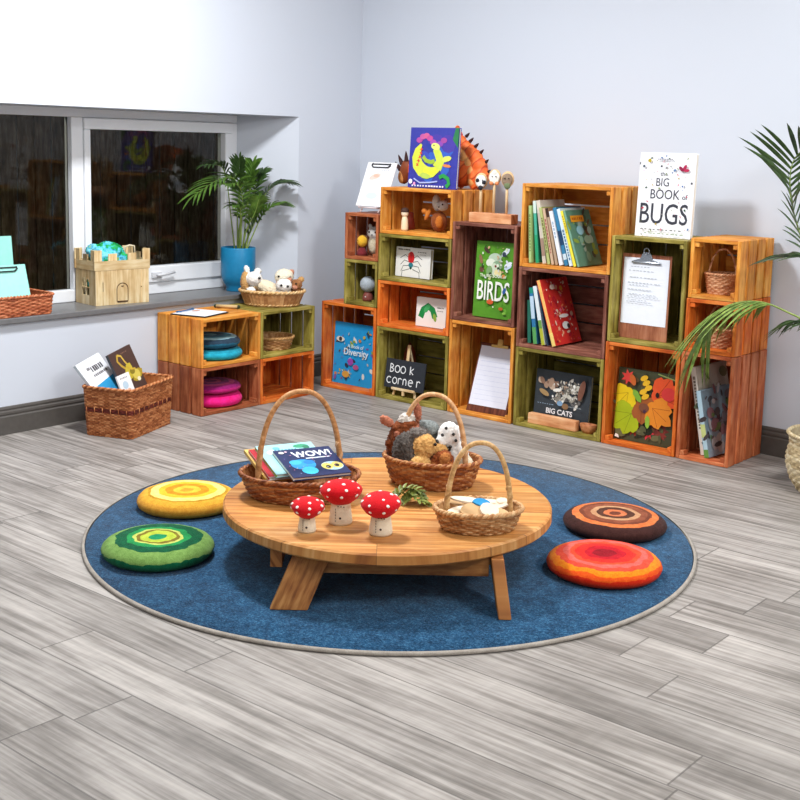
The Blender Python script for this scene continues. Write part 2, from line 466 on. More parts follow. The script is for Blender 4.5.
row('topmost golden wooden crate with a full row of leaning books', GOLD, -3.126, -2.650, .753, 1.137)
row('tall orange wooden crate on the floor with the autumn leaves book', ORNG, -2.650, -2.290, 0, .462, 'v')
row('tall green wooden crate with a large clipboard, under the white bugs book', GREN, -2.646, -2.287, .462, .930, 'v')
row('tall rust-brown wooden crate on the floor at the right end, holding nature books', SALM, -2.284, -2.046, 0, .466, 'v')
row('small orange wooden crate behind the drooping palm frond at the right end', ORNG, -2.276, -2.048, .466, .693, 'h')
row('small golden wooden crate on top at the right end, holding a small wicker basket', GOLD, -2.272, -2.050, .693, .945, 'h')
def side(label, m, y0, y1, z0, z1, back='v'):
    return crate(label, m, y1 - y0 - .001, z1 - z0 - .0008, .322, at(-4.580, (y0 + y1)/2, z0 + .0004, PI/2), back)
side('red-brown wooden crate under the window with pink cushions inside', REDB, 3.650, 4.033, 0, .231)
side('golden wooden crate under the window with teal cushions inside', GOLD, 3.650, 4.033, .231, .466)
side('empty orange wooden crate on the floor beside the pink cushions', ORNG, 4.035, 4.414, 0, .231)
side('green wooden crate under the window with a shallow wicker basket inside', GREN, 4.035, 4.414, .231, .466)

# ---------------------------------------------------------------- wicker
W_BROWN = wicker('willow_brown', '#4a1f0e', '#96552c', '#d09a62')
W_HAMP = wicker('willow_hamper', '#652a0e', '#b06636', '#dc9c68')
W_BAND = wicker('willow_band', '#3a0f08', '#632218', '#84362a')
W_RED = wicker('willow_red', '#70301a', '#b4623c', '#d98f66')
W_PALE = wicker('willow_pale', '#94693c', '#d2a469', '#f0d2a0')
W_PINK = wicker('willow_pinkish', '#8a4f34', '#c58a62', '#e6b890')
W_GRASS = wicker('seagrass', '#8b7350', '#cbb68c', '#ece0c2')
def ell(a, b): return lambda s, t, f=1: (a*f*math.cos(2*PI*s), b*f*math.sin(2*PI*s))
def rrect(a, b, r):
    """rounded rectangle walked at constant speed"""
    segs = [(2*(b-r), 'l', (a, -(b-r)), (0, 1)), (r*PI/2, 'a', (a-r, b-r), 0), (2*(a-r), 'l', (a-r, b), (-1, 0)), (r*PI/2, 'a', (-(a-r), b-r), PI/2),
            (2*(b-r), 'l', (-a, b-r), (0, -1)), (r*PI/2, 'a', (-(a-r), -(b-r)), PI), (2*(a-r), 'l', (-(a-r), -b), (1, 0)), (r*PI/2, 'a', (a-r, -(b-r)), 1.5*PI)]
    L = sum(q[0] for q in segs)
    def f(s, t, k=1):
        d = (s % 1) * L
        for ln, kind, p, q in segs:
            if d <= ln: break
            d -= ln
        if kind == 'l': x, y = p[0] + q[0]*d, p[1] + q[1]*d
        else: x, y = p[0] + r*math.cos(q + d/r), p[1] + r*math.sin(q + d/r)
        return (x*k, y*k)
    return f
def woven(path, h, flare, nst, nrows, amp=.0025, th=.006, bands=(), z0=0.0, base=True, vert=False):
    """basket wall: weavers pass over and under the stakes; returns the builder"""
    mb = MB(); cols = nst * 4; rows = nrows * 3; P = []
    for j in range(rows + 1):
        t = j / rows; f = flare(t); row = []; rowi = min(nrows - 1, int(t * nrows)); pr = abs(math.sin(PI * t * nrows))
        for i in range(cols):
            s = i / cols; x, y = path(s, t, f); x2, y2 = path(s + .001, t, f)
            n = V((y2 - y, -(x2 - x), 0)); n.normalize()
            wv = math.cos(PI * nst * s + PI * rowi)
            if vert: d = amp * (1.2 * abs(math.cos(PI * nst * s)) + .25 * pr)
            else: d = amp * (.9 * wv + 1.0 * pr)
            row.append(mb.bm.verts.new(V((x, y, z0 + t * h)) + n * d))
        P.append(row)
    for j in range(rows):
        rowi = j // 3
        for i in range(cols):
            i2 = (i + 1) % cols; mi = 1 if any(a <= j / rows < b for a, b in bands) else 0
            if vert: u0, u1, v0 = j / rows * h, (j+1) / rows * h, int(i / 4)
            else: u0, u1, v0 = i / cols * 1.2, (i + 1) / cols * 1.2, rowi * 37 + int(i / cols * nst / 2) + 1
            mb.face([P[j][i], P[j][i2], P[j+1][i2], P[j+1][i]], mi, [(u0, v0 + .1), (u1, v0 + .1), (u1, v0 + .8), (u0, v0 + .8)], True)
    n2 = 64; inner = []
    for t in (1, .5, 0):
        f = flare(t); row = []
        for i in range(n2):
            s = i / n2; x, y = path(s, t, f); x2, y2 = path(s + .001, t, f); n = V((y2 - y, -(x2 - x), 0)); n.normalize()
            row.append(mb.bm.verts.new(V((x, y, z0 + max(.004, t * h))) - n * th))
        inner.append(row)
    for a, b in ((0, 1), (1, 2)):
        for i in range(n2):
            i2 = (i + 1) % n2; mb.face([inner[a][i], inner[a][i2], inner[b][i2], inner[b][i]], 0, [(i*.02, a*7+.1), (i*.02+.02, a*7+.1), (i*.02+.02, a*7+.8), (i*.02, a*7+.8)], True)
    f = mb.face(inner[2], 0)
    f2 = [mb.bm.verts.new((path(i / n2, 0, flare(0))[0], path(i / n2, 0, flare(0))[1], z0 + .0005)) for i in range(n2)]
    mb.face(f2[::-1], 0)
    return mb
def twist(mb, pts, r, turns, strands=2, seg=6):
    """rope of strands wound around a path"""
    pts = [V(p) for p in pts]; n = len(pts); fr = []; prev = None
    for i in range(n):
        tg = (pts[min(i+1, n-1)] - pts[max(i-1, 0)]).normalized()
        if prev is None: prev = tg.cross(V((0, 0, 1)) if abs(tg.z) < .9 else V((1, 0, 0))).normalized()
        prev = (prev - tg*prev.dot(tg)).normalized(); fr.append((prev, tg.cross(prev)))
    for k in range(strands):
        mb.tube([pts[i] + (fr[i][0]*math.cos(2*PI*(turns*i/(n-1) + k/strands)) + fr[i][1]*math.sin(2*PI*(turns*i/(n-1) + k/strands))) * r*.55 for i in range(n)], r*.68, seg)
def rim(path, f, z, r, turns, n=160):
    mb = MB()
    pts = [V((*path(i/n, 1, f), z)) for i in range(n)]
    for k in range(2):
        q = []
        for i in range(n):
            a = 2*PI*(turns*i/n + k/2); x, y = pts[i].x, pts[i].y; d = V((x, y, 0)).normalized()
            q.append(pts[i] + d*math.cos(a)*r*.5 + V((0, 0, math.sin(a)*r*.5)))
        mb.tube(q, r*.7, 6, closed=True)
    return mb
def arch(a, z0, z1, n=60, k=2.4):
    out = []
    for i in range(n + 1):
        t = -PI/2 + PI*i/n; s, c = math.sin(t), math.cos(t)
        out.append(V((a*math.copysign(abs(s)**(2/k), s), 0, z0 + (z1 - z0)*abs(c)**(2/k))))
    return out
def handled(label, M, a, b, h, top, mw, mh, nst=34, nrows=12, hw=.8, hr=.0075, k=2.3, hrot=0, group=None, flare=lambda t: .8 + .2*t**.7):
    o = thing('wicker_basket', label, 'basket', M, group)
    woven(ell(a, b), h, flare, nst, nrows).build('body', [mw, mw], o)
    rim(ell(a, b), flare(1), h, .0075, 26).build('rim', mw, o)
    mb = MB(); hx = a * hw / math.sqrt(1) ; pts = arch(hx, h * .35, top, 60, k)
    R = Matrix.Rotation(hrot, 3, 'Z'); pts = [R @ p for p in pts]
    mb.tube(pts, lambda t: hr*(1.15 - .2*math.sin(PI*t)), 10); twist(mb, pts[:9], hr*1.25, 2.2, 1); twist(mb, pts[-9:], hr*1.25, 2.2, 1); mb.build('handle', mh, o)
    return o

# ---------------------------------------------------------------- rug and cushions
RUGC = V((-2.525, 2.998, 0)); CAMR = math.atan2(.644, .765)
rug = thing('round_rug', 'large round blue rug with a grey bound edge lying on the wooden floor', 'rug', at(*RUGC))
t = NT('blue_pile'); o = t.obj(); n = t.noise(o, 150, 5, .8); n2 = t.noise(o, 28, 4, .65); n3 = t.noise(o, 3, 3)
c = t.ramp(n, [(.3, '#0d2a42'), (.5, '#1e4c70'), (.66, '#4d7ea2')]); c = t.mix(.45, c, t.ramp(n2, [(.32, '#303030'), (.7, '#f2f2f2')]), 'SOFT_LIGHT')
c = t.mix(.25, c, t.ramp(n3, [(.3, '#404040'), (.7, '#f2f2f2')]), 'SOFT_LIGHT'); t.base(c, .95, .05); t.b.inputs['Sheen Weight'].default_value = .15; t.bump(n, .8, .004)
mb = MB(); mb.lathe([(0, .0105), (.6, .0105), (1.0, .0105), (1.005, .0003), (0, .0003)], 160); mb.build('pile', t.m, rug)
mb = MB(); mb.lathe([(1.0055, .0005), (1.010, .0005), (1.014, .003), (1.014, .008), (1.010, .0115), (1.004, .0118)], 160); mb.build('edge_binding', fuzzy('#a39b91'), rug)
def cushion(label, c, m, r=.176, h=.062, rz=0, grp='round felt cushions on the rug', tilt=0.0):
    k = r / .176
    o = thing('felt_cushion', label, 'cushion', at(*c, rz), grp)
    prof = [(0, h*.97), (.06*k, h), (.115*k, h*.985), (.142*k, h*.92), (.16*k, h*.8), (.172*k, h*.6), (.176*k, h*.42), (.172*k, h*.24), (.16*k, h*.08), (.145*k, .0006), (0, .0004)]
    mb = MB(); rr = random.Random(label); ph = [rr.uniform(0, 6) for _ in range(4)]
    mb.lathe(prof, 96, wob=lambda a, z: .008*math.sin(2*a + ph[0]) + .006*math.sin(3*a + ph[1]) + .004*math.sin(7*a + ph[2]))
    mb.build('felt_body', m, o, smooth=True); return o
ZR = .0112
cushion('yellow and ochre ringed round cushion on the rug, touching the wooden table at its left', (-3.195, 2.675, ZR), rings('yellow_rings', [(0, '#e2962a'), (.022, '#f0b838'), (.045, '#cf8a1c'), (.075, '#eeb52e'), (.1, '#f0d878'), (.13, '#b98a24'), (.14, '#dca436'), (.168, '#d99834')]))
cushion('green ringed round cushion at the left end of the rug', (-2.865, 2.282, ZR), rings('green_rings', [(0, '#178a58'), (.026, '#aebf3e'), (.052, '#7d6d24'), (.066, '#bcc560'), (.076, '#238c4a'), (.098, '#0c5535'), (.136, '#74994e'), (.186, '#115f3c')], .007))
cushion('brown cushion with orange and beige rings, at the right of the rug', (-1.962, 3.525, ZR), rings('brown_rings', [(0, '#6f3826'), (.02, '#cc7248'), (.038, '#533022'), (.062, '#c08f68'), (.082, '#8a4c34'), (.108, '#743c28'), (.122, '#d6743f'), (.146, '#402521')]), h=.058)
cushion('bright red and orange round cushion at the right front of the rug', (-1.772, 3.132, ZR), rings('red_rings', [(0, '#8f0a1c'), (.034, '#b81222'), (.06, '#dc2a22'), (.09, '#e2482a'), (.108, '#dd6258'), (.128, '#e24a34'), (.148, '#f0841a'), (.17, '#e8551a'), (.186, '#dd3014')], .007))
T1 = rings('teal_rings', [(0, '#5e93a4'), (.03, '#23475c'), (.07, '#2d6a7c'), (.1, '#8fb4bc'), (.125, '#2c3f50'), (.155, '#24607a')]); T2 = rings('turquoise_rings', [(0, '#1a5b74'), (.12, '#2595ad'), (.15, '#27a3bd')])
M1 = rings('magenta_rings', [(0, '#8a2368'), (.03, '#c0446f'), (.05, '#7e1f5f'), (.09, '#b83a72'), (.115, '#8d1d64'), (.15, '#b01f6a')]); M2 = rings('pink_rings', [(0, '#c21d6d'), (.1, '#e51f7d'), (.15, '#ee2483')])
G2 = 'spare cushions in the crates'
cushion('turquoise round cushion at the bottom of the teal pair in the golden crate', (-4.412, 3.846, .2482), T2, .152, .056, 0, G2)
cushion('dark teal ringed cushion on top of the turquoise one in the golden crate', (-4.412, 3.842, .3058), T1, .145, .052, 0, G2)
cushion('bright pink round cushion at the bottom of the red-brown crate', (-4.412, 3.846, .0172), M2, .152, .066, 0, G2)
cushion('purple ringed cushion on top of the bright pink one in the red-brown crate', (-4.412, 3.844, .0846), M1, .149, .042, 0, G2)

# ---------------------------------------------------------------- table
TC = V((-2.35, 2.776, 0)); TZ = .196
TW = planks('table_boards', .105, 4.0, [(.33, '#7c4620'), (.44, '#b47437'), (.54, '#cb8f4e'), (.66, '#e2b276')], '#5e3a1e', .5, .35, 0, .012)
LEGW = wood('table_leg_wood', '#6e3d1b', '#a86c36', '#c98f52')
tab = thing('round_table', 'low round wooden table standing in the middle of the blue rug', 'table', at(TC.x, TC.y, ZR, CAMR))
H = TZ - ZR; th = .036; R0 = .512
mb = MB(); mb.lathe([(0, H), (R0 - .006, H), (R0, H - .005), (R0 + .001, H - th + .006), (R0 - .005, H - th), (0, H - th)], 128, smooth=False); mb.build('tabletop', TW, tab)
def rel(x, y, z): 
    d = Matrix.Rotation(-CAMR, 3, 'Z') @ V((x - TC.x, y - TC.y, 0)); return V((d.x, d.y, z))
def leg(foot, top, wdir):
    mb = MB(); z1 = H - th - .0006; w = V(wdir).normalized(); n = V((w.y, -w.x, 0))
    hw, ht = .053, .018; lo, hi = V(foot), V(top); mb.k += 1; k = mb.k; vs = []
    for P, z in ((lo, .0006), (hi, z1)):
        for a, b in ((-1, -1), (1, -1), (1, 1), (-1, 1)): vs.append(mb.bm.verts.new(V((P.x, P.y, z)) + w*hw*a + n*ht*b))
    L = (hi - lo).length + .16
    for f in ((3, 2, 1, 0), (4, 5, 6, 7), (0, 1, 5, 4), (1, 2, 6, 5), (2, 3, 7, 6), (3, 0, 4, 7)):
        mb.face([vs[i] for i in f], 0, [((0 if i < 4 else L), k + .5 + (.1 if i % 4 in (1, 2) else 0)) for i in f])
    return mb.build('leg', LEGW, tab, .003, fix=True)
for sg in (1, -1):
    leg(V((-.268, -.448, 0))*sg, V((-.205, -.392, 0))*sg, V((1, 0, 0)))
    leg(V((.332 if sg > 0 else .27, -.448 if sg > 0 else -.40, 0))*sg, V((.312 if sg > 0 else .26, -.372 if sg > 0 else -.34, 0))*sg, V((0, 1, 0)))
for a, b, ax in (((-.25, -.392), (.29, -.392), 0), ((-.29, .392), (.25, .392), 0), ((.312, -.31), (.312, .372), 1), ((-.312, -.372), (-.312, .31), 1)):
    mb = MB(); d = [.034, .034, .058]; d[ax] = abs(b[ax] - a[ax]); mb.box(((a[0] + b[0])/2, (a[1] + b[1])/2, H - th - .0296), d, ax); mb.build('apron_beam', LEGW, tab, .002)
TT = TZ + .0006
handled('large brown wicker basket of picture books on the left of the table', at(-2.575, 2.61, TT, CAMR), .186, .140, .074, .335, W_BROWN, wicker('handle_cane', '#a06a38', '#cf9a66', '#e8c095'), 44, 11, .74, .0085, hrot=.43, group='handled baskets on the table')
handled('brown wicker basket of stuffed animals at the back of the table', at(-2.361, 3.01, TT, CAMR - .25), .160, .112, .09, .30, W_BROWN, wicker('handle_cane', '', '', ''), 40, 11, .70, .0080, group='handled baskets on the table')
handled('small pale wicker basket of wooden pieces at the right of the table', at(-1.977, 2.745, TT, CAMR + .12), .128, .092, .062, .255, wicker('willow_mixed', '#6a3a1e', '#b8824e', '#e3bd8c'), W_PALE, 36, 9, .74, .0075, group='handled baskets on the table')
# mushrooms
def mushroom(label, x, y, h, r, sr, tx, ty, seed, conic=.5):
    o = thing('toy_mushroom', label, 'toy mushroom', at(x, y, TT, .8), 'felt toadstools on the table')
    rr = random.Random(seed)
    zs = h * .56; mb = MB(); mb.lathe([(0, 0), (sr*.98, 0), (sr*1.04, .006), (sr*.98, zs*.35), (sr*.84, zs*.8), (sr*.8, zs), (0, zs)], 28)
    st = mb.build('stem', fuzzy('#ece0c6', 300, .25), o)
    mb = MB(); mb.ball((-.1*sr, -sr*.97, zs*.32), (.0035, .002, .0035), 0, 10)
    for k in range(5): mb.box((-sr*.55 + .0012, -sr*.86, zs*(.2 + .12*k)), (.0012, .006, .004), 2)
    for k in range(3): mb.box((-sr*.3 + k*sr*.25, -sr*.97, zs*.82 - .001*k), (.004, .006, .001), 0)
    mb.build('door_stitching', plain('#4a3a32', .9), st)
    ch = h - zs + .012; T = Matrix.Translation((0, 0, zs - .012)) @ Matrix.Rotation(tx, 4, 'X') @ Matrix.Rotation(ty, 4, 'Y')
    prof = [(0, 0), (sr*.85, .001), (r*.78, ch*.24), (r*.97, ch*.5), (r, ch*.6), (r*.94, ch*.72), (r*.7, ch*.89), (r*.38, ch*.98), (0, ch)]
    mb = MB(); mb.lathe(prof, 36, M=T, wob=lambda a, z: .02*math.sin(3*a + seed)); cap = mb.build('cap', fuzzy('#d01822', 260, .35), o)
    k = 0
    for ring, (f, cnt) in enumerate(((.45, 8), (.74, 7), (.93, 4))):
        for i in range(cnt):
            a = 2*PI*(i + .5*(ring % 2) + rr.uniform(-.15, .15))/cnt
            for q in range(len(prof) - 1):
                if prof[q][1] <= f*ch <= prof[q+1][1]:
                    u = (f*ch - prof[q][1]) / max(1e-6, prof[q+1][1] - prof[q][1]); rd = prof[q][0] + u*(prof[q+1][0] - prof[q][0]); dn = V((prof[q+1][1] - prof[q][1], prof[q][0] - prof[q+1][0])); 
            dn.normalize(); N = V((math.cos(a)*dn.x, math.sin(a)*dn.x, dn.y)); c = V((math.cos(a)*rd, math.sin(a)*rd, f*ch))
            Q = N.to_track_quat('Z', 'Y').to_matrix().to_4x4(); s = rr.uniform(.0042, .006)
            mb = MB(); mb.ball((0, 0, 0), (s, s, .0025), 0, 12, M=T @ Matrix.Translation(c) @ Q); mb.build('spot', fuzzy('#f6f2ea', 300, .15), cap)
    return o
mushroom('smallest red toadstool with white spots, leftmost of the three on the table', -2.313, 2.377, .098, .049, .0255, .08, .02, 1)
mushroom('largest red toadstool with white spots, in the middle of the three', -2.296, 2.50, .128, .063, .0335, -.04, -.02, 2)
mushroom('red toadstool with a tilted pointed cap, rightmost of the three', -2.147, 2.508, .119, .058, .033, .12, -.06, 3)

# ---------------------------------------------------------------- stuffed animals
def blob(name, ells, mats, parent, voxel=.003, fur=.0012, smooth=4, seed=1):
    """one continuous body grown over ellipsoids (centre, radii, rotation, material slot)"""
    mb = MB()
    for c, r, rot, mi in ells: mb.ball(c, r, 0, 20, rot)
    me = bpy.data.meshes.new(name); mb.bm.to_mesh(me); mb.bm.free()
    o = bpy.data.objects.new(name, me); COL.objects.link(o)
    m = o.modifiers.new('r', 'REMESH'); m.mode = 'VOXEL'; m.voxel_size = voxel
    s = o.modifiers.new('s', 'SMOOTH'); s.factor = .5; s.iterations = smooth
    bpy.context.view_layer.update()
    me2 = bpy.data.meshes.new_from_object(o.evaluated_get(bpy.context.evaluated_depsgraph_get()))
    me2.name = name; o.modifiers.clear(); o.data = me2; bpy.data.meshes.remove(me)
    for mt in mats: me2.materials.append(mt)
    inv = [(V(c), V(r) if not isinstance(r, (int, float)) else V((r, r, r)), (Euler(rot).to_matrix().inverted() if rot else Matrix.Identity(3)), mi) for c, r, rot, mi in ells]
    rr = random.Random(seed)
    for p in me2.polygons:
        best = None
        for c, r, R, mi in inv:
            d = R @ (p.center - c); q = V((d.x/r.x, d.y/r.y, d.z/r.z)).length
            if best is None or q < best[0]: best = (q, mi)
        p.material_index = best[1]; p.use_smooth = True
    if fur:
        nrm = [v.normal.copy() for v in me2.vertices]
        for v, n in zip(me2.vertices, nrm): v.co += n * rr.uniform(-fur, fur)
    if parent: o.parent = parent
    return o
EYE = plain('#120d0b', .15, .6)
def bead(parent, name, c, r, m=EYE): 
    mb = MB(); mb.ball(c, r, 0, 12); return mb.build(name, m, parent)
def plush(label, M, ells, mats, eyes=(), nose=None, group=None, voxel=.003, fur=.0013, er=.004, kind='stuffed_animal', seed=1, sc=1):
    o = thing(kind, label, 'stuffed animal', M @ Matrix.Scale(sc, 4), group)
    blob('body', ells, mats, o, voxel, fur, seed=seed)
    for e in eyes: bead(o, 'eye', e, er)
    if nose: bead(o, 'nose', nose[0], nose[1])
    return o
F = fuzzy
# basket of animals on the table; local -Y looks at the camera
pb = (-2.361, 3.01); zb = TT + .012
def near(dx, dy, dz=0):
    return (pb[0] + .765*dx - .644*dy, pb[1] + .644*dx + .765*dy, zb + dz)
plush('brown curly-coated stuffed animal with pointed ears, leftmost in the animal basket', at(*near(-.104, .034, .018), CAMR),
      [((0, 0, .062), (.034, .036, .06), None, 0), ((.014, 0, .10), (.034, .034, .034), None, 0), ((-.036, -.004, .124), (.020, .008, .011), (0, .55, 0), 1), ((.038, .0, .148), (.009, .008, .026), (0, -.1, 0), 1), ((.012, -.006, .128), (.02, .016, .016), None, 2), ((.03, -.02, .108), (.014, .016, .018), None, 1)]
      + [((.03*math.cos(i*2.4) , -.014 - .016*math.sin(i*.9)**2, .025 + .012*i), (.009, .010, .008), (0, 0, i), (i % 3 == 0) * 1) for i in range(9)],
      [F('#7b4022', 200, .6), F('#b9745a', 200), F('#d8cfc4', 200)], group='stuffed animals in the table basket', sc=1.38, fur=.0028)
plush('grey-haired stuffed hedgehog with a tan face in the animal basket', at(*near(-.052, -.018, .012), CAMR + .45),
      [((-.022, .014, .06), (.032, .034, .05), None, 0), ((.012, -.014, .078), (.030, .027, .030), None, 1), ((.044, -.024, .070), (.024, .015, .015), (0, .1, -.4), 1), ((-.006, -.030, .034), (.028, .020, .028), None, 1), ((.006, .004, .106), (.028, .022, .016), None, 2)],
      [F('#57504b', 160, .7), F('#d9a765', 220), F('#6a625c', 160, .7)], [(.028, -.040, .088)], ((.068, -.033, .072), .006), group='stuffed animals in the table basket', sc=1.38, fur=.003)
plush('russet stuffed animal lying between the hedgehog and the white dog', at(*near(.028, -.036, .012), CAMR),
      [((0, 0, .04), (.028, .022, .034), (0, .5, 0), 0), ((.006, -.012, .052), (.014, .012, .018), (0, .4, 0), 1), ((-.016, -.008, .03), (.012, .016, .02), None, 1), ((.02, -.008, .034), (.01, .014, .018), (0, -.3, 0), 1)], [F('#97502a', 180, .7), F('#bd7a42', 180, .6)], group='stuffed animals in the table basket', sc=1.38, fur=.003)
wd = plush('white stuffed dog with small black spots at the right end of the animal basket', at(*near(.062, .022, .012), CAMR - .1),
      [((.008, 0, .045), (.036, .026, .045), (0, -.3, 0), 0), ((-.006, -.004, .098), (.027, .026, .034), None, 0), ((-.022, -.02, .088), (.015, .015, .013), None, 0), ((.018, .01, .105), (.007, .011, .028), (0, .2, 0), 1), ((.034, -.008, .03), (.022, .02, .026), (0, -.5, 0), 2)],
      [F('#f4f2ee', 260, .2), F('#a35a3a', 200), F('#f0ead2', 260, .2)], [(-.02, -.031, .105), (.006, -.03, .108)], ((-.033, -.03, .088), .006), group='stuffed animals in the table basket', sc=1.38)
for c in ((.0, -.033, .078), (-.012, -.03, .122), (.012, -.03, .093)): bead(wd, 'fur_spot', c, .004)
plush('grey rounded stuffed animal half hidden behind the tan-faced hedgehog', at(*near(-.018, .055, .012), CAMR),
      [((0, 0, .065), (.032, .028, .05), None, 0), ((0, -.008, .11), (.03, .024, .02), None, 0), ((-.024, .01, .14), (.006, .006, .03), (0, -.3, 0), 0)], [F('#7d8280', 200, .6)], group='stuffed animals in the table basket', sc=1.38)

# oval basket of animals on the green crate
SB = (-4.418, 4.262, .4665)
o = thing('wicker_basket', 'oval pale wicker basket of stuffed animals on top of the green crate under the window', 'basket', at(*SB, CAMR))
woven(ell(.165, .118), .075, lambda t: .82 + .18*t, 46, 7, .0022, .005, vert=True).build('body', [wicker('willow_tan', '#7d4c28', '#b98353', '#d9ad7c')]*2, o)
rim(ell(.165, .118), 1, .075, .008, 22).build('rim', W_PALE, o); rim(ell(.165, .118), .83, .009, .006, 22).build('base_rim', W_PALE, o)
g = 'stuffed animals in the oval basket'
CRM, TAN, WHT, BRN, PNK = F('#efe0c2', 220, .3), F('#c79a62', 220, .4), F('#f4f0ea', 240, .2), F('#9c6a44', 200, .5), F('#c98d72', 240)
def sb(dx, dy, dz=.012): return (SB[0] + .765*dx - .644*dy, SB[1] + .644*dx + .765*dy, SB[2] + dz)
plush('cream stuffed animal with a white head at the left of the oval basket', at(*sb(-.062, 0), CAMR),
      [((.036, -.006, .06), (.055, .036, .03), (0, .45, 0), 0), ((-.024, -.012, .10), (.034, .03, .03), None, 1), ((-.062, .0, .085), (.02, .028, .046), None, 2), ((-.056, -.004, .138), (.012, .008, .018), (0, -.3, 0), 1), ((-.012, .01, .13), (.016, .01, .014), None, 1), ((-.035, -.03, .05), (.02, .018, .018), None, 1)],
      [CRM, WHT, TAN], [(.001, -.038, .106)], group=g, sc=1.22, fur=.0024, er=.006)
plush('cream stuffed animal sitting upright in the oval basket', at(*sb(.058, .03), CAMR),
      [((0, 0, .05), (.035, .032, .05), None, 0), ((0, -.006, .108), (.04, .032, .034), None, 1), ((-.024, -.02, .075), (.012, .01, .026), (0, .3, 0), 2), ((.03, .002, .125), (.012, .009, .016), (0, .4, 0), 2)], [CRM, F('#f0e6cf', 220, .3), PNK], [(-.02, -.034, .112), (.028, -.03, .108)], group=g, sc=1.22, fur=.0024, er=.005)
plush('white stuffed animal with a pink ear peeping over the rim of the oval basket', at(*sb(.062, -.044), CAMR),
      [((0, 0, .04), (.034, .026, .04), None, 0), ((.002, -.008, .078), (.034, .026, .028), None, 0), ((.024, .0, .1), (.011, .008, .014), (0, .5, 0), 1)], [WHT, PNK], [(-.006, -.036, .082), (.02, -.032, .078)], group=g, sc=1.22, fur=.0024, er=.0055)
plush('brown stuffed animal at the right end of the oval basket', at(*sb(.118, -.006), CAMR),
      [((0, 0, .045), (.026, .026, .04), None, 0), ((.004, -.008, .08), (.026, .022, .022), None, 0), ((.024, .004, .1), (.014, .008, .014), (0, .8, 0), 1), ((.0, -.026, .07), (.012, .012, .01), None, 2)], [BRN, TAN, PNK], [(.006, -.03, .086)], group=g, sc=1.22, fur=.0024, er=.004)

# squirrel, owl and small toys in the crates
plush('brown stuffed squirrel with a white fluffy head and tail in the low golden crate', at(-3.715, 4.72, .8705, .35),
      [((.01, 0, .05), (.042, .036, .052), None, 0), ((-.046, -.012, .085), (.012, .012, .035), (0, .45, 0), 1), ((-.066, -.012, .1), (.014, .012, .014), None, 1), ((.03, -.016, .13), (.03, .026, .026), None, 2), ((-.012, .018, .142), (.022, .02, .042), (0, -.1, 0), 3), ((.045, -.002, .155), (.012, .008, .012), None, 4), ((.02, -.03, .05), (.02, .014, .03), None, 1)],
      [F('#93512a', 220, .4), F('#c9762f', 220, .4), F('#d9d3ce', 200, .4), F('#e9e4da', 200, .3), F('#8f5a3c', 220)], [(.038, -.04, .138)], ((.02, -.043, .125), .004), er=.0045)
plush('grey and white stuffed owl in the small red-brown crate', at(-4.108, 4.70, .7225, .3),
      [((0, 0, .055), (.036, .034, .056), None, 0), ((0, -.006, .115), (.038, .034, .034), None, 1), ((-.026, -.004, .15), (.011, .008, .014), (0, -.3, 0), 1), ((.026, -.004, .15), (.011, .008, .014), (0, .3, 0), 1), ((0, -.02, .05), (.024, .018, .04), None, 2)],
      [F('#a89c88', 180, .6), F('#d5d2cc', 200, .4), F('#cfc4a8', 200, .5)], [(-.018, -.038, .122), (.018, -.038, .122)], ((0, -.041, .108), .004), er=.0055)
o = thing('felt_toy', 'round yellow felt toy on a dark red foot in the small red-brown crate', 'toy', at(-4.165, 4.664, .7195, .3))
blob('head', [((0, 0, .074), (.028, .026, .030), None, 0), ((0, .006, .072), (.033, .018, .035), None, 1)], [F('#f0bc3a', 240), F('#8a5a22', 240)], o, .003)
mb = MB(); mb.lathe([(0, 0), (.03, 0), (.026, .02), (.014, .04), (0, .042)], 20); mb.build('foot', F('#7c2f35', 240), o); bead(o, 'eye', (-.012, -.03, .08), .0025)
o = thing('felt_toy', 'grey felt ball toy on a brown wooden foot in the small green crate', 'toy', at(-4.132, 4.68, .4812))
blob('head', [((0, 0, .088), (.043, .042, .042), None, 0)], [F('#b3bcc4', 200, .4)], o, .0035)
mb = MB(); mb.lathe([(0, 0), (.027, 0), (.03, .012), (.024, .035), (.016, .05), (0, .05)], 20); mb.build('foot', plain('#8a4a42', .5), o); bead(o, 'button', (.008, -.028, .024), .004, plain('#f2e8e6'))
o = thing('peg_doll', 'small cream wooden peg doll with a dark cap in the low golden crate', 'doll', at(-3.885, 4.67, .8676))
mb = MB(); mb.lathe([(0, 0), (.018, 0), (.019, .01), (.017, .05), (.013, .066), (.010, .07), (0, .07)], 24); mb.build('body', plain('#f0dcb8', .5), o)
mb = MB(); mb.ball((0, 0, .086), (.019, .019, .02), 0, 20); mb.build('head', plain('#f2e0c2', .5), o)
mb = MB(); mb.lathe([(.0195, .092), (.0205, .1), (.015, .112), (0, .116)], 24); mb.build('cap', plain('#4a342c', .7), o)
o = thing('peg_doll', 'small dark red wooden peg standing behind the cream peg doll', 'doll', at(-3.922, 4.76, .8676))
mb = MB(); mb.lathe([(0, 0), (.024, 0), (.024, .03), (.016, .06), (.016, .085), (0, .09)], 20); mb.build('body', plain('#9c3f2e', .5), o)
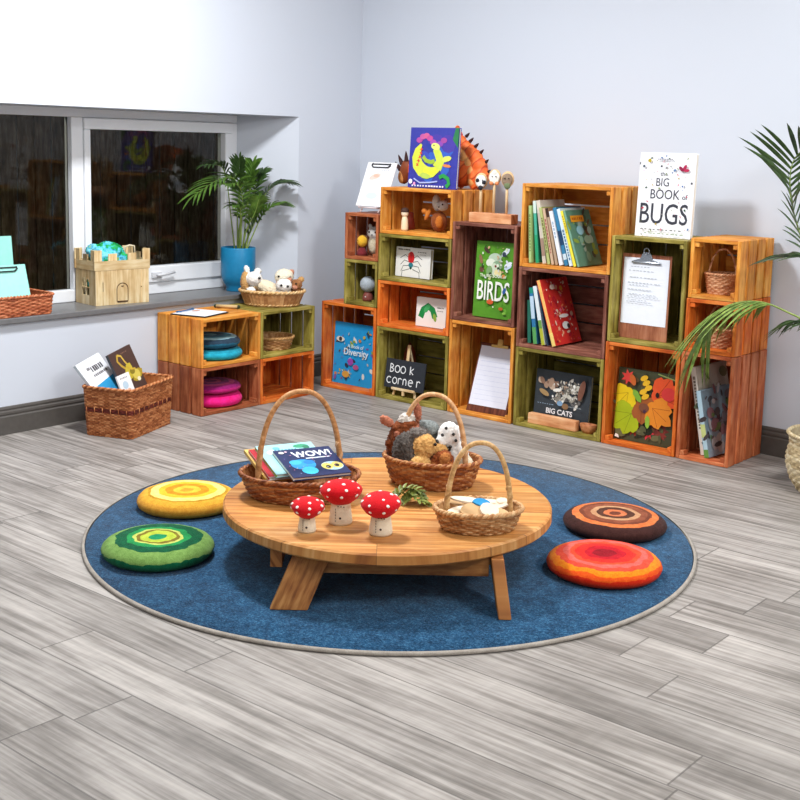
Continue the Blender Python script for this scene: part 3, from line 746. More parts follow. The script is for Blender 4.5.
# orange dinosaur standing behind its book: tail to the right, spiked crest to the left
o = thing('toy_dinosaur', 'orange striped toy dinosaur with dark spikes behind the book on the golden crate', 'toy dinosaur', at(-3.80, 4.83, 1.0858))
OR, OD, BEL = NT('tiger_stripes'), plain('#8a4422', .55), plain('#e9a25c', .6)
o_ = OR.sep(OR.obj()); q_ = OR.math('FRACT', OR.math('ADD', OR.math('MULTIPLY', OR.math('ADD', o_[0], OR.math('MULTIPLY', o_[2], -.9)), 17.0), OR.noise(OR.obj(), 14, 2)))
OR = OR.base(OR.ramp(q_, [(0, '#e8642a'), (.62, '#ee7a3a'), (.76, '#b53c1c'), (.9, '#e8642a')]), .55)
tail = [((.282 - .19*(1 - math.cos(a)) * .62 - .0, 0, .05 + .235*math.sin(a)*1.0), r) for a, r in ((0, .05), (.25, .05), (.5, .045), (.75, .038), (1.0, .03), (1.25, .022), (1.5, .014))]
el = [((.0, 0, .10), (.14, .055, .075), None, 0), ((.15, 0, .085), (.10, .05, .075), None, 0), ((.235, 0, .06), (.05, .045, .058), None, 0), ((-.12, 0, .10), (.08, .04, .055), (0, -.3, 0), 0), ((-.222, 0, .072), (.034, .026, .066), (0, .15, 0), 1), ((-.236, -.012, .045), (.02, .02, .035), None, 2)]
pts = [(.262, .07), (.252, .115), (.228, .155), (.198, .185), (.168, .208), (.142, .235), (.122, .265), (.11, .295)]
for i, (x, z) in enumerate(pts): el.append(((x, 0, z), (.052 - .0055*i, .04 - .0035*i, .05 - .0045*i), None, 0))
for i, (x, z) in enumerate(pts[:5]): el.append(((x - .032 + .002*i, -.012, z - .03), (.03 - .002*i, .034 - .003*i, .035), None, 2))
for sx, sy in ((-.1, -.03), (-.1, .03), (.12, -.03), (.12, .03), (.235, -.02), (.24, .02)): el.append(((sx, sy, .033), (.024, .02, .035), None, 0))
blob('body', el, [OR, OD, BEL], o, .004, .0004)
DK = plain('#3a1712', .6)
def spike(c, d, l, r):
    mb = MB(); mb.lathe([(r, -.006), (r*.8, l*.3), (r*.35, l*.8), (0, l)], 12, M=Matrix.Translation(c) @ V(d).to_track_quat('Z', 'Y').to_matrix().to_4x4()); mb.build('spike', DK, o)
for x, z in ((.312, .085), (.30, .135), (.268, .182), (.236, .212), (.203, .238), (.178, .262)): spike((x - .008, 0, z), (.75, 0, .65), .024, .009)
for x, z, dx in ((-.262, .10, -.9), (-.25, .13, -.55), (-.218, .145, -.1), (-.186, .142, .2)): spike((x + .006, -.006, z - .014), (dx, 0, 1), .05, .012)

# ---------------------------------------------------------------- standing books
def lean(deg): return math.radians(deg)
def marks(x0, x1, y, h, n, col, seed=1):
    """a line of small unreadable print"""
    r = random.Random(seed); out = []; x = x0; step = (x1 - x0) / n
    for i in range(n):
        w = step * r.uniform(.45, .85); out.append(('p', [(x, y), (x + w, y), (x + w, y + h), (x, y + h)], col)); x += step
    return out
# dinosaur book
W, Hh = .305, .297
it = scatter(W, Hh, 16, ['#3d4fb4', '#2f3f9c', '#4b3ea0', '#3a62c0'], .02, .05, 3) 
it += [('p', circ(.06 + .022*i, .235 + .022*math.sin(i*.9), .02, .014, 12), c) for i, c in enumerate(['#b04fa0', '#c65a9c', '#d05f90', '#c24f96', '#a94fae', '#9a4fb4', '#8d4cb0', '#a24a9a'])]
it += [('p', ribbon([(.075, .215), (.055, .185), (.048, .15), (.058, .115), (.085, .088), (.12, .075), (.155, .08), (.185, .095), (.205, .12)], lambda t: .012 + .055*math.sin(PI*min(1, t*1.05))**.8), '#d8e04a'),
       ('p', ribbon([(.18, .10), (.20, .135), (.185, .165), (.165, .195)], lambda t: .06 - .025*t), '#cfdc50'), ('p', circ(.165, .205, .028, .017, 14, -.2), '#e4ec7c'),
       ('p', ribbon([(.09, .155), (.11, .135), (.14, .128), (.165, .135)], .02), '#9dbb3a'), ('p', ribbon([(.10, .088), (.14, .074), (.18, .088)], .018), '#f2e93c'),
       ('p', leafshape(.075, .065, .07, .03, -.15), '#b6d05a'), ('p', leafshape(.21, .14, .06, .03, .2), '#dbe663'), ('p', leafshape(.215, .115, .055, .016, -.1), '#e98a4a'),
       ('p', circ(.155, .21, .004), '#20243a')]
it += [('p', star(.066 + .012*math.cos(i*.6), .19 - .019*i, .011, .005, 4, i), '#e0503c') for i in range(5)]
it += [('p', ribbon([(.2, .055), (.225, .065), (.255, .05), (.262, .025), (.245, .01)], .02), '#2f9a4a'), ('p', ribbon([(.04, .045), (.08, .025), (.14, .028), (.19, .035)], .007), '#aab8ea'), ('p', circ(.02, .03, .012), '#f1f1f8'), ('p', circ(.045, .02, .008), '#e6a0d4'), ('p', [(.27, .24), (.305, .2), (.305, .297), (.285, .297)], '#2f7a4c')]
it += marks(.03, .24, .006, .008, 12, '#d7dcf4', 4)
book('picture book with a yellow-green dinosaur on a purple-blue cover, on top of the golden crate', W, Hh, .014, '#3b3f9e', pose((-3.712, 4.668, 1.0862), (1, 0, 0), (0, .06, 1)), it, '#2c2f80')
# bugs book
W, Hh = .262, .36
it = [('t', 'the', .118, .262, .026, '#5a5a62', dict(bold=.0002)), ('t', 'BIG', .114, .218, .05, '#4a4a54', dict(bold=.0002, sx=.85)), ('t', 'BOOK', .128, .164, .058, '#4a4a54', dict(bold=.0002, sx=.85)), ('t', 'of', .222, .165, .03, '#4a4a54', dict(bold=.0002)),
      ('t', 'BUGS', .128, .058, .125, '#3a3c46', dict(bold=.0004, sx=.76))]
it += scatter(W, .36, 70, ['#4a4a52', '#7a8a4a', '#c24a5e', '#5a7aa8', '#8a8a8a', '#b9a03a', '#3f5a48', '#d78a9a'], .002, .0065, 11, kinds='cl')
it += [('p', leafshape(.21, .285, .03, .016, 1.1), '#a81f4a'), ('p', leafshape(.212, .283, .03, .016, 2.4), '#8f1a44'), ('p', leafshape(.212, .286, .026, .014, .1), '#b82a52'), ('p', circ(.05, .325, .008), '#b7a02c'), ('p', circ(.025, .30, .006), '#57606a')]
it += marks(.09, .16, .328, .007, 9, '#9a9aa2', 5) + marks(.03, .23, .03, .004, 10, '#55585a', 7) + marks(.05, .24, .014, .003, 9, '#6a8a5a', 8)
book('large white book titled with bugs, standing on the tall green crate', W, Hh, .022, '#f3f4f8', pose((-2.441, 4.672, .9302), (1, .0, 0), (0, .05, 1)), it, '#e9e6e0')
# birds book
W, Hh = .226, .366
it = scatter(W, Hh, 22, ['#5f9a2c', '#4d8a24', '#6fae3a'], .015, .035, 21)
it += [('p', circ(.115, .285, .04, .028), '#b9cdb4'), ('p', circ(.09, .265, .028, .02), '#dfe6d2'), ('p', circ(.13, .255, .03, .022), '#8fae8a'), ('p', circ(.112, .235, .022, .03), '#cdd8be'), ('p', circ(.135, .22, .022, .017), '#e8d9a0'), ('p', circ(.085, .225, .018, .026), '#7da06a'),
       ('p', leafshape(.045, .335, .045, .02, -.6), '#4a3a30'), ('p', leafshape(.15, .30, .06, .026, .7), '#dfe8f0'), ('p', circ(.165, .31, .012), '#3a4656'), ('p', leafshape(.17, .24, .05, .024, .5), '#cfe0f0'), ('p', leafshape(.215, .275, .05, .02, 3.6), '#e8eef4'), ('p', leafshape(.04, .255, .05, .022, 1.9), '#8a6a4a'), ('p', circ(.04, .23, .014), '#6d4a3a'),
       ('p', circ(.12, .25, .006), '#7a2a22'), ('p', circ(.17, .205, .01), '#d98a4a'), ('p', circ(.09, .19, .008), '#c9d28a')]
it += scatter(W*.75, .17, 40, ['#e6ecd8', '#3a4a2a', '#a9c08a', '#c9a07a', '#7a8a5a', '#d8dde6'], .003, .010, 23, .03, .18, 'cl')
it += [('t', 'The BIG BOOK of', .113, .196, .02, '#dfe8c8', dict(bold=.0004)), ('t', 'BIRDS', .118, .086, .132, '#f3f5ea', dict(bold=.0012, sx=.56))]
it += [('p', circ(.105, .078, .02, .012), '#cf5a2e'), ('p', circ(.17, .05, .013, .008), '#b8662e'), ('p', circ(.125, .055, .004), '#f0e8d8'), ('p', leafshape(.178, .12, .035, .02, 1.2), '#2f5a9a'), ('p', circ(.19, .03, .01, .006), '#8ac04a')]
book('green book titled with birds, standing in the tall dark brown crate', W, Hh, .02, '#57942a', pose((-3.325, 4.676, .4812), (1, 0, 0), (0, .06, 1)), it, '#3f7a1e')
# autumn leaves book
W, Hh = .30, .322
it = []
def lobed(x, y, s, a, c, vein):
    out = []
    for k in (-1.9, -1.0, 0, 1.0, 1.9): out.append(('p', [(min(.298, max(.002, u)), min(.32, max(.002, v))) for u, v in leafshape(x, y, s*(1 - .16*abs(k)), s*.55, a + k*.58)], c))
    out.append(('p', circ(x, y, s*.24), c))
    for k in (-1.0, 0, 1.0): out.append(('p', ribbon([(x, y), (x + s*.75*math.cos(a + k*.62), y + s*.75*math.sin(a + k*.62))], .0022), vein))
    return out
it += [('p', star(.22, .07, .05, .03, 9), '#6e2f28'), ('p', star(.23, .05, .03, .016, 8), '#8a3a30'), ('p', star(.10, .06, .04, .022, 9), '#a83a28'), ('p', star(.165, .05, .035, .018, 7), '#d83a44')]
it += scatter(W, Hh, 60, ['#3a3c2a', '#5a5a3c', '#62482c', '#2c2e20', '#6d6a48'], .01, .03, 77, kinds='cl')
it += lobed(.06, .215, .105, -2.3, '#e8c81e', '#b98f14') + lobed(.085, .125, .125, -2.5, '#a9b81e', '#7f8c14') + lobed(.13, .175, .11, -.9, '#a45a2c', '#71381a') + lobed(.205, .22, .125, .35, '#e2552a', '#a8331a') + lobed(.185, .165, .115, -.6, '#e58a2a', '#b45a1c')
it += [('p', star(.055, .285, .036, .018, 7), '#d9423a'), ('p', circ(.08, .275, .014, .026, 12, .4), '#c9652c')] + [('p', circ(.135 + .012*(i % 3), .29 - .02*i, .02, .012, 10, .5), '#e9b52a') for i in range(5)]
it += [('p', leafshape(.085, .235, .07, .03, -.9), '#7cab3a'), ('p', leafshape(.165, .13, .06, .025, -1.5), '#8fb43c'), ('p', circ(.258, .235, .034, .03), '#d23c38'), ('p', circ(.205, .225, .009, .012), '#2c1c14'), ('p', circ(.145, .16, .025, .02), '#7a4a34'), ('p', star(.15, .145, .012, .006, 5), '#4a2c40'), ('p', [(.012, .012), (.035, .008), (.03, .022), (.016, .026)], '#f0ece4')]
it += [('p', ribbon([(.2, .318), (.29, .30)], .005), '#8fa05a')]
book('dark green book with red and yellow autumn leaves, in the tall orange crate', W, Hh, .018, '#4a4c35', pose((-2.470, 4.664, .0182), (1, 0, 0), (0, .06, 1)), it, '#3c4028')
# blue animal book
W, Hh = .318, .33
it = scatter(W, .31, 64, ['#e8e6dc', '#3a3a4a', '#d88a4a', '#7a5aa0', '#8aa83a', '#c9c2b0', '#5a4a42', '#d0b24a', '#274a6a'], .006, .017, 31, kinds='cl')
it = [q for q in it if not (.1 < q[1][0][0] < .25 and .15 < q[1][0][1] < .225)]
it += [('t', 'A Book of', .16, .2, .027, '#cfeaf4', dict(bold=.0006)), ('t', 'Diversity', .165, .162, .048, '#e6f5fa', dict(bold=.0009))]
it += [('p', circ(.13, .125, .02), '#a04fb0'), ('p', circ(.17, .10, .02, .014), '#b85a8a'), ('p', circ(.10, .055, .026, .018), '#d8a24a'), ('p', circ(.05, .24, .03, .014), '#e6e2d4'), ('p', circ(.05, .24, .012), '#3c3a3a')]
book('bright blue book covered with small animals, in the orange crate at the left end', W, Hh, .016, '#28a0e0', pose((-4.204, 4.672, .0178), (1, 0, 0), (0, .06, 1)), it, '#3aa6dc')
# insect and green-shape board books
W, Hh = .236, .15
it = []
for sg in (-1, 1):
    for k in range(4):
        y = .10 - .018*k; it.append(('p', ribbon([(.105 + sg*.012, y - .005), (.105 + sg*(.04 + .006*k), y + .012 - .01*k), (.105 + sg*(.075 - .004*k), y - .006 - .016*k)], .003), '#2f3a34'))
it += [('p', circ(.105, .10, .022, .03, 18), '#d3242a'), ('p', ribbon([(.105, .07), (.105, .128)], .002), '#7a1418'), ('p', circ(.105, .062, .016, .013, 14), '#2f7d8a'), ('p', circ(.105, .047, .008, .007), '#224a44'), ('p', circ(.09, .115, .006), '#e86a4a')]
it += marks(.015, .10, .135, .006, 7, '#5a5450', 2) + marks(.15, .21, .128, .005, 5, '#8a8280', 3) + marks(.165, .21, .117, .003, 5, '#8a8280', 4)
book('thick white board book with a red insect, in the low green crate', W, Hh, .02, '#f1efea', pose((-3.835, 4.69, .6308), (1, -.05, 0), (0, .05, 1)), it, '#dddad2')
W, Hh = .19, .147
it = [('p', ribbon([(.03, .045), (.045, .085), (.075, .105), (.105, .088), (.122, .05)], lambda t: .034), '#1f8a46'), ('p', leafshape(.05, .07, .06, .028, .9), '#45a862'), ('p', leafshape(.128, .03, .045, .022, 1.9), '#8fb04a')] + marks(.135, .18, .10, .006, 5, '#6a645e', 6) + marks(.135, .175, .085, .004, 5, '#8a8078', 7)
book('white board book with a green arched shape, in the low orange crate', W, Hh, .024, '#f3efe8', pose((-3.70, 4.68, .3914), (1, 0, 0), (0, .05, 1)), it, '#e2ddd4')
# dark book on its wooden ledge
W, Hh = .30, .25
o = thing('wooden_ledge', 'long pale orange wooden block in front of the dark book in the green crate', 'block', at(-2.932, 4.640, .0174))
mb = MB(); mb.box((0, 0, .0245), (.262, .034, .048), 0); mb.build('block', wood('block_wood', '#b56a3c', '#e0a070', '#eebd92'), o, .002)
it = scatter(W*.62, Hh*.6, 46, ['#cfcabc', '#e6e2d8', '#8a857a', '#a7a094', '#6d6a68', '#b59a84'], .008, .024, 41, .1, .085, 'cl') + scatter(W*.5, .07, 12, ['#a98a74', '#c4ab96', '#8a6a58'], .01, .022, 43, .0, .155)
it += scatter(W*.55, Hh*.5, 70, ['#f0eee6', '#3a3a3c', '#b9b3a6', '#d9d4c8', '#5c5854'], .003, .009, 47, .09, .095, 'cl')
it += [('p', circ(.06, .145, .03, .012, 12, -.4), '#a98a5e'), ('p', circ(.26, .18, .016, .05, 12, -.2), '#7d5242'), ('p', circ(.15, .105, .016, .012), '#7fa0c0'), ('p', circ(.18, .095, .018, .014), '#8a6a4c'), ('p', circ(.13, .165, .024, .008, 12, .2), '#f0ece2')]
it += [('t', 'BIG CATS', .15, .052, .034, '#e8e8ea', dict(bold=.0008))] + marks(.2, .27, .095, .004, 9, '#9aa0a6', 3) + marks(.03, .12, .092, .003, 7, '#8fa4b8', 4)
book('dark grey book with pale spotted animal pictures behind the wooden block in the green crate', W, Hh, .016, '#3c4248', pose((-2.92, 4.684, .0184), (1, 0, 0), (0, .09, 1)), it, '#33383e')
o = thing('wooden_bowl', 'small hollow wooden bowl at the right end of the wooden block', 'bowl', at(-2.748, 4.648, .0176))
mb = MB(); mb.lathe([(0, 0), (.026, 0), (.036, .012), (.043, .034), (.043, .042), (.037, .042), (.031, .02), (0, .012)], 32, sy=.6); mb.build('bowl', wood('bowl_wood', '#7d4226', '#c07a4c', '#d99a6c'), o, smooth=True)

# leaning rows: spine towards the room, cover facing right
def shelf_row(x, z, specs, y, group, yaw=0):
    """specs: label, width, height, thickness, lean, cover, spine, print, spine print"""
    prev = None
    for i, sp in enumerate(specs):
        lab, w, h, t, a, cov, spn, itm, spi = sp[:9]; dy = sp[9] if len(sp) > 9 else 0
        A = math.radians(a)
        if prev:
            pw, ph, pt, pa = prev
            x += pt/2/math.cos(pa) + t/2/math.cos(A) + max(0, min(h, ph) * (math.sin(A) - math.sin(pa))) + .0018
        M = Matrix.Translation((x, y + w/2 + dy, z + t/2*math.sin(A) + .0012)) @ Matrix.Rotation(-A, 4, 'Y') @ Matrix.Rotation(PI/2 - yaw, 4, 'Z')
        book(lab, w, h, t, cov, M, itm, spn, group, spine_items=spi(t) if spi else None)
        prev = (w, h, t, A)
def sp_marks(_, h, col, seed, y0=.2, y1=.8): return lambda t: sp_marks_(t, h, col, seed, y0, y1)
def sp_marks_(t, h, col, seed, y0, y1):
    r = random.Random(seed); out = []; y = h*y0
    while y < h*y1:
        k = r.uniform(.006, .014); out.append(('p', [(t*.3, y), (t*.7, y), (t*.7, y + k), (t*.3, y + k)], col)); y += k + r.uniform(.003, .006)
    return out
def blocks(_, h, spec): return lambda t: [('p', [(.0004, h*a), (t - .0004, h*a), (t - .0004, h*b), (.0004, h*b)], c) for a, b, c in spec]
cv = scatter(.20, .262, 30, ['#5f8f72', '#3f6a5c', '#7fae96', '#6d5a48', '#8aa84a', '#4a4f44', '#a3c4b8'], .01, .026, 51, kinds='cl')
cv += [('p', [(.02, .205), (.13, .205), (.13, .235), (.02, .235)], '#e3a02a'), ('p', circ(.075, .165, .03, .022), '#8cc4d2'), ('p', circ(.12, .12, .03, .02), '#9fd0b8'), ('p', circ(.16, .06, .02, .014), '#8a9a3a')] + marks(.03, .12, .214, .012, 6, '#b5651c', 2)
g = 'books leaning in the topmost golden crate'
shelf_row(-3.078, .7716, [
    ('narrow light green spined book at the far left of the full row', .20, .262, 0.014, 3, '#a7c07a', '#a9c584', None, sp_marks(.010, .262, '#5f7a3a', 1)),
    ('tall teal-green spined book, second from the left of the full row', .215, .285, 0.017, 6, '#2f8a6a', '#4fae94', None, blocks(.012, .285, [(0, .45, '#2a9a6a'), (.8, 1, '#cfe0d8')]), .012),
    ('white and beige spined book leaning on the teal-green one', .21, .29, 0.018, 10, '#e8e2d6', '#d8cdbc', None, blocks(.013, .29, [(.12, .4, '#a88a78'), (.6, .8, '#c9bfae')]), .012),
    ('olive green spined book left of the pink-brown spines in the full row', .205, .262, 0.015, 13, '#9aa65a', '#b4bd7a', None, sp_marks(.011, .262, '#6a5a3a', 2)),
    ('tan spined book with red print in the middle of the full row', .205, .260, 0.014, 14, '#caa988', '#cdb094', None, sp_marks(.010, .26, '#a04a4a', 3)),
    ('brown spined book with a dark top in the middle of the full row', .205, .262, 0.015, 15, '#9a7a5e', '#b39a80', None, blocks(.011, .262, [(.84, 1, '#3c2a22')]) ),
    ('plain white spined book in the middle of the full row', .205, .25, 0.018, 16, '#eceef2', '#e6e9f0', None, sp_marks(.013, .25, '#9ab0c4', 5, .5, .8)),
    ('dark blue spined book right of the plain white spine', .21, .268, 0.019, 17, '#2d6a8c', '#3a7ea6', None, blocks(.014, .268, [(.35, .6, '#1f3f62'), (.1, .2, '#c9d8e0')]), .006),
    ('pale blue spined book between the dark blue and yellow spines', .21, .265, 0.018, 18, '#c4dbe6', '#d5e6ee', None, sp_marks(.013, .265, '#3a6a92', 6, .1, .6), .004),
    ('bright yellow spined book near the right end of the full row', .205, .258, 0.013, 19, '#f0dc3a', '#f3e14a', None, sp_marks(.010, .258, '#b99a1c', 7, .6, .9)),
    ('green jungle-patterned book with an orange title, rightmost of the full row', .20, .262, 0.012, 20, '#5b8c78', '#7fa58c', cv, None)], 4.612, g)
rc = scatter(.215, .315, 60, ['#e8553c', '#f2885a', '#c9263c', '#f0b08a', '#e86a8a', '#d8402a', '#f3d2b8'], .005, .016, 61, kinds='cls')
rc += scatter(.215, .315, 70, ['#f6d8c0', '#b81a30', '#f08a4a', '#f7eee0', '#e84a6a', '#8a1a3a'], .002, .008, 63, kinds='cls')
rc += [('p', circ(.06, .27, .02, .012), '#f2d6c4'), ('p', circ(.13, .26, .012), '#e8a23a'), ('p', circ(.10, .085, .03, .018), '#dfe4e0'), ('p', circ(.12, .08, .012), '#3a2c2c'), ('p', circ(.10, .13, .04, .009), '#e6e0dc')]
g = 'books leaning in the dark brown crate'
shelf_row(-3.072, .3956, [
    ('dark green spined book at the far left beside the red book', .20, .20, .020, 3, '#1f5a48', '#2a6f5c', None, None, .01),
    ('teal-topped blue spined book left of the red book', .215, .262, .021, 8, '#2a6a8a', '#2f74a4', None, blocks(.014, .262, [(.9, 1, '#1f8a72'), (.0, .3, '#5aa05a'), (.45, .85, '#bcd4e6')])),
    ('white spined book with a yellow-green foot left of the red book', .215, .275, .019, 13, '#e8ecec', '#dbe6ea', None, blocks(.012, .275, [(0, .28, '#b4b83a'), (.28, .42, '#6a9a4a')])),
    ('dark navy spined book touching the red book', .205, .262, .008, 15, '#26344a', '#2c4258', None, None),
    ('large red book with a bright speckled cover leaning in the dark brown crate', .225, .312, .020, 19, '#e03a34', '#f0bd6a', rc, blocks(.016, .312, [(0, .2, '#f0d27a')]))], 4.613, g)
mc = scatter(.23, .30, 60, ['#5a5a5e', '#7a7a82', '#a9aeb2', '#3a3f44', '#8a6a72', '#6a8a5a', '#c4c8cc', '#4f3f48'], .01, .03, 71, kinds='cl')
m2 = scatter(.23, .385, 60, ['#8a7f70', '#5a5048', '#b9b0a0', '#d6d0c2', '#3c3630', '#7a8060'], .01, .03, 72, kinds='cl') + [('t', 'NATURE', .115, .215, .045, '#2c2620', dict(bold=.001))][:0]
g = 'nature books in the rust-brown crate'
shelf_row(-2.166, .0200, [
    ('tall pale book with brown pictures in the rust-brown crate', .225, .378, .026, 11, '#cfc8ba', '#ece6da', m2, sp_marks(.012, .375, '#7a7468', 8, .3, .9), .03),
    ('shorter blue-grey book with stone pictures in front of the tall pale one', .215, .285, .024, 11.5, '#8aa4b4', '#b9d6e2', mc, blocks(.016, .285, [(0, .12, '#6a9a4a'), (.3, .5, '#cfd88a')]))], 4.622, g, .16)

# ---------------------------------------------------------------- clipboards and signs
def clipboard(label, M, w, h, board, clipm, style='butter', paper=(.85, .86), col='#f4f6fa', lines=None, pw_off=0, t=.004):
    o = thing('clipboard', label, 'clipboard', M)
    mb = MB(); mb.box((0, 0, h/2), (w, t, h), 2); mb.build('board', board, o, .0012)
    pw, ph = w*paper[0], h*paper[1]; z0 = h*.955 - ph
    mb = MB(); mb.box((pw_off, -t/2 - .0009, z0 + ph/2), (pw, .001, ph)); p = mb.build('paper', plain(col, .75), o)
    if lines: art(p, 'writing', lines(pw, ph), Matrix.Translation((-pw/2 + pw_off, -t/2 - .0014, z0)) @ Matrix.Rotation(PI/2, 4, 'X'))
    mb = MB(); y = -t/2 - .003
    if style == 'butter':
        mb.prism([(-w*.27, 0), (w*.27, 0), (w*.27, .006), (w*.13, .016), (w*.09, .036), (w*.05, .046), (-w*.05, .046), (-w*.09, .036), (-w*.13, .016), (-w*.27, .006)], -.001, .004, M=Matrix.Translation((0, y, h*.905)) @ Matrix.Rotation(PI/2, 4, 'X'))
        mb.tube([V((math.cos(a)*.013, y - .006, h*.905 + .05 + math.sin(a)*.013)) for a in [2*PI*i/20 for i in range(20)]], .003, 6, closed=True)
        mb.tube([(-w*.29, y - .003, h*.905), (w*.29, y - .003, h*.905)], .005, 8)
    elif style == 'bar':
        mb.box((0, y, h - .012), (w*.62, .006, .006)); 
        for sg in (-1, 1): mb.tube([(sg*w*.3, y, h - .008), (sg*w*.31, y - .004, h - .02), (sg*w*.25, y - .004, h - .03)], .004, 6)
        mb.tube([(-w*.25, y - .004, h - .03), (w*.25, y - .004, h - .03)], .003, 6)
    else:
        mb.box((0, y, h - .012), (w*.42, .008, .014)); mb.tube([(-.014, y - .002, h - .006), (-.012, y - .004, h + .022), (.012, y - .004, h + .022), (.014, y - .002, h - .006)], .0035, 6); mb.box((0, y - .003, h + .006), (.03, .004, .03))
    mb.build('clip', clipm, o, .0008); return o
BOARD = wood('hardboard', '#7c4026', '#a8684a', '#bd8062')
def table_lines(w, h):
    out = []
    for i, y in enumerate((.86, .80, .70, .62, .585, .52, .45, .41, .36, .33)): out += marks(w*(.12 if i % 2 else .15), w*(.6 + .09*((i*5) % 4)), h*y, .0035, 6 + i % 4, '#c0c6ce', i)
    return out
clipboard('large clipboard with white printed paper in the tall green crate under the bugs book', pose((-2.505, 4.652, .4800), (1, 0, 0), (0, .03, 1)), .238, .372, BOARD, plain('#a8adb4', .25, .5, .8), 'butter', (.92, .78), '#eef2fa', table_lines)
clipboard('clipboard with brass clip leaning back in the tall golden crate', pose((-3.318, 4.640, .0172), (1, .05, 0), (0, .36, 1)), .23, .345, wood('dark_board', '#4a2214', '#6d3824', '#8a5038'), plain('#c9a25a', .3, .5, .8), 'bull', (.93, .86), '#e3e6f2', lambda w, h: [('p', [(w*.06, h*y), (w*.94, h*y), (w*.94, h*y + .0012), (w*.06, h*y + .0012)], '#c3cae2') for y in (.1, .18, .26, .34, .42, .5, .58, .66, .74, .82)])
def drawing(w, h): return [('p', circ(w*.38, h*.7, w*.2, h*.07, 14, .3), '#f3d3c6'), ('p', circ(w*.42, h*.72, w*.1, h*.04), '#f0bda6'), ('p', circ(w*.45, h*.25, w*.2, h*.08), '#dfeaf8')] + marks(w*.58, w*.85, h*.84, .004, 4, '#a9aeb6', 3)
ez = thing('display_easel', 'small white wire easel on the red-brown crate holding the tilted clipboard', 'easel', at(-4.105, 4.70, .9432))
mb = MB()
for sg in (-1, 1):
    mb.tube([(sg*.06, -.055, .004), (sg*.06, -.035, .03), (sg*.05, .045, .2)], .004, 8); mb.tube([(sg*.05, .03, .16), (sg*.05, .115, .004)], .004, 8); mb.tube([(sg*.06, -.036, .028), (sg*.06, -.068, .028), (sg*.06, -.07, .038)], .004, 8)
mb.tube([(-.06, -.06, .028), (.06, -.06, .028)], .004, 8); mb.tube([(-.05, .045, .2), (.05, .045, .2)], .004, 8); mb.build('wire_stand', plain('#e9dede', .4), ez)
clipboard('white clipboard with a faint drawing propped on the easel at the left end', pose((-4.105, 4.652, .9762), (1, 0, 0), (.04, .42, 1)), .20, .245, plain('#f2f2f2', .5), plain('#24242a', .35), 'bar', (.96, .95), '#fbfcff', drawing)
clipboard('clipboard with white papers lying flat on top of the golden crate under the window', Matrix.Translation((-4.315, 3.80, .4692)) @ Matrix.Rotation(.28 + PI/2, 4, 'Z') @ Matrix.Rotation(-PI/2, 4, 'X'), .205, .20, plain('#26262b', .4), plain('#2e5f94', .35), 'bar', (.94, .92), '#eef1f6', lambda w, h: marks(w*.1, w*.9, h*.5, .004, 8, '#b9bfc8', 2) + [('p', circ(w*.7, h*.75, w*.15, h*.08), '#d8a08a')])
o = thing('paper_scroll', 'small roll of tan paper with dark ends lying on the crate beside the flat clipboard', 'scroll', at(-4.47, 4.0, .4669, .55))
mb = MB(); mb.tube([(-.055, 0, .009), (.055, 0, .009)], .0085, 12); mb.build('roll', plain('#cdb07c', .8), o)
for sg in (-1, 1): mb = MB(); mb.ball((sg*.06, 0, .009), (.009, .009, .009), 0, 10); mb.build('end_cap', plain('#2f3a26', .7), o)
# chalkboard
PINE = wood('pale_pine', '#c79a68', '#e8c898', '#f6dfb8')
o = thing('chalkboard_sign', 'small chalkboard on a wooden easel with handwritten chalk words in front of the green crate', 'sign', pose((-3.83, 4.618, .0), (1, .0, 0), (0, 0, 1)))
o.location.z = .0236; o.location.y = 4.626
yb_ = 0
mb = MB(); mb.box((0, .0, 0), (.26, .008, .15), 0, M=Matrix.Translation((0, .012, .108)) @ Matrix.Rotation(-.14, 4, 'X')); bd = mb.build('board', plain('#33363c', .8, .15), o, .001)
MW = Matrix.Translation((0, .012, .108)) @ Matrix.Rotation(-.14, 4, 'X') @ Matrix.Translation((-.13, -.004, -.075)) @ Matrix.Rotation(PI/2, 4, 'X')
def chalk(strokes, x, y, s, w=.0055):
    out = []
    for st in strokes: out.append(('p', ribbon([(x + a*s, y + b*s) for a, b in st], w), '#e9ebec'))
    return out
def loop(cx, cy, rx, ry, a0=0, a1=2*PI, n=14): return [(cx + rx*math.cos(a0 + (a1-a0)*i/n), cy + ry*math.sin(a0 + (a1-a0)*i/n)) for i in range(n+1)]
B = [[(0, 0), (0, 1)], loop(0, .76, .42, .24, PI/2, -PI/2), loop(0, .26, .5, .26, PI/2, -PI/2)]
O = [loop(.4, .45, .38, .42)]; K = [[(0, 0), (0, 1)], [(.5, .8), (.05, .4), (.5, .05)]]
cc = [loop(.32, .32, .3, .32, .8, 5.5)]; oo = [loop(.32, .32, .28, .32)]; rr_ = [[(0, 0), (0, .62)], loop(.22, .36, .22, .26, PI, .6)]; nn = [[(0, 0), (0, .6)], loop(.2, .36, .2, .26, PI, 0, 8) + [(.4, 0)]]; ee = [[(.05, .32), (.6, .36)] + loop(.32, .32, .28, .32, .15, 5.4)]
it = []
for st, x in ((B, .03), (O, .06), (O, .098), (K, .162)): it += chalk(st, x + .002, .082, .042)
for st, x in ((cc, .012), (oo, .05), (rr_, .09), (nn, .122), (ee, .155), (rr_, .212)): it += chalk(st, x + .003, .024, .05)
art(bd, 'chalk_writing', it, MW, .9, .00004)
mb = MB()
for sg in (-1, 1):
    mb.box((0, 0, 0), (.012, .008, .17), 2, M=Matrix.Translation((sg*.055, .018, .080)) @ Matrix.Rotation(-.14, 4, 'X') @ Matrix.Rotation(-sg*.2, 4, 'Y'))
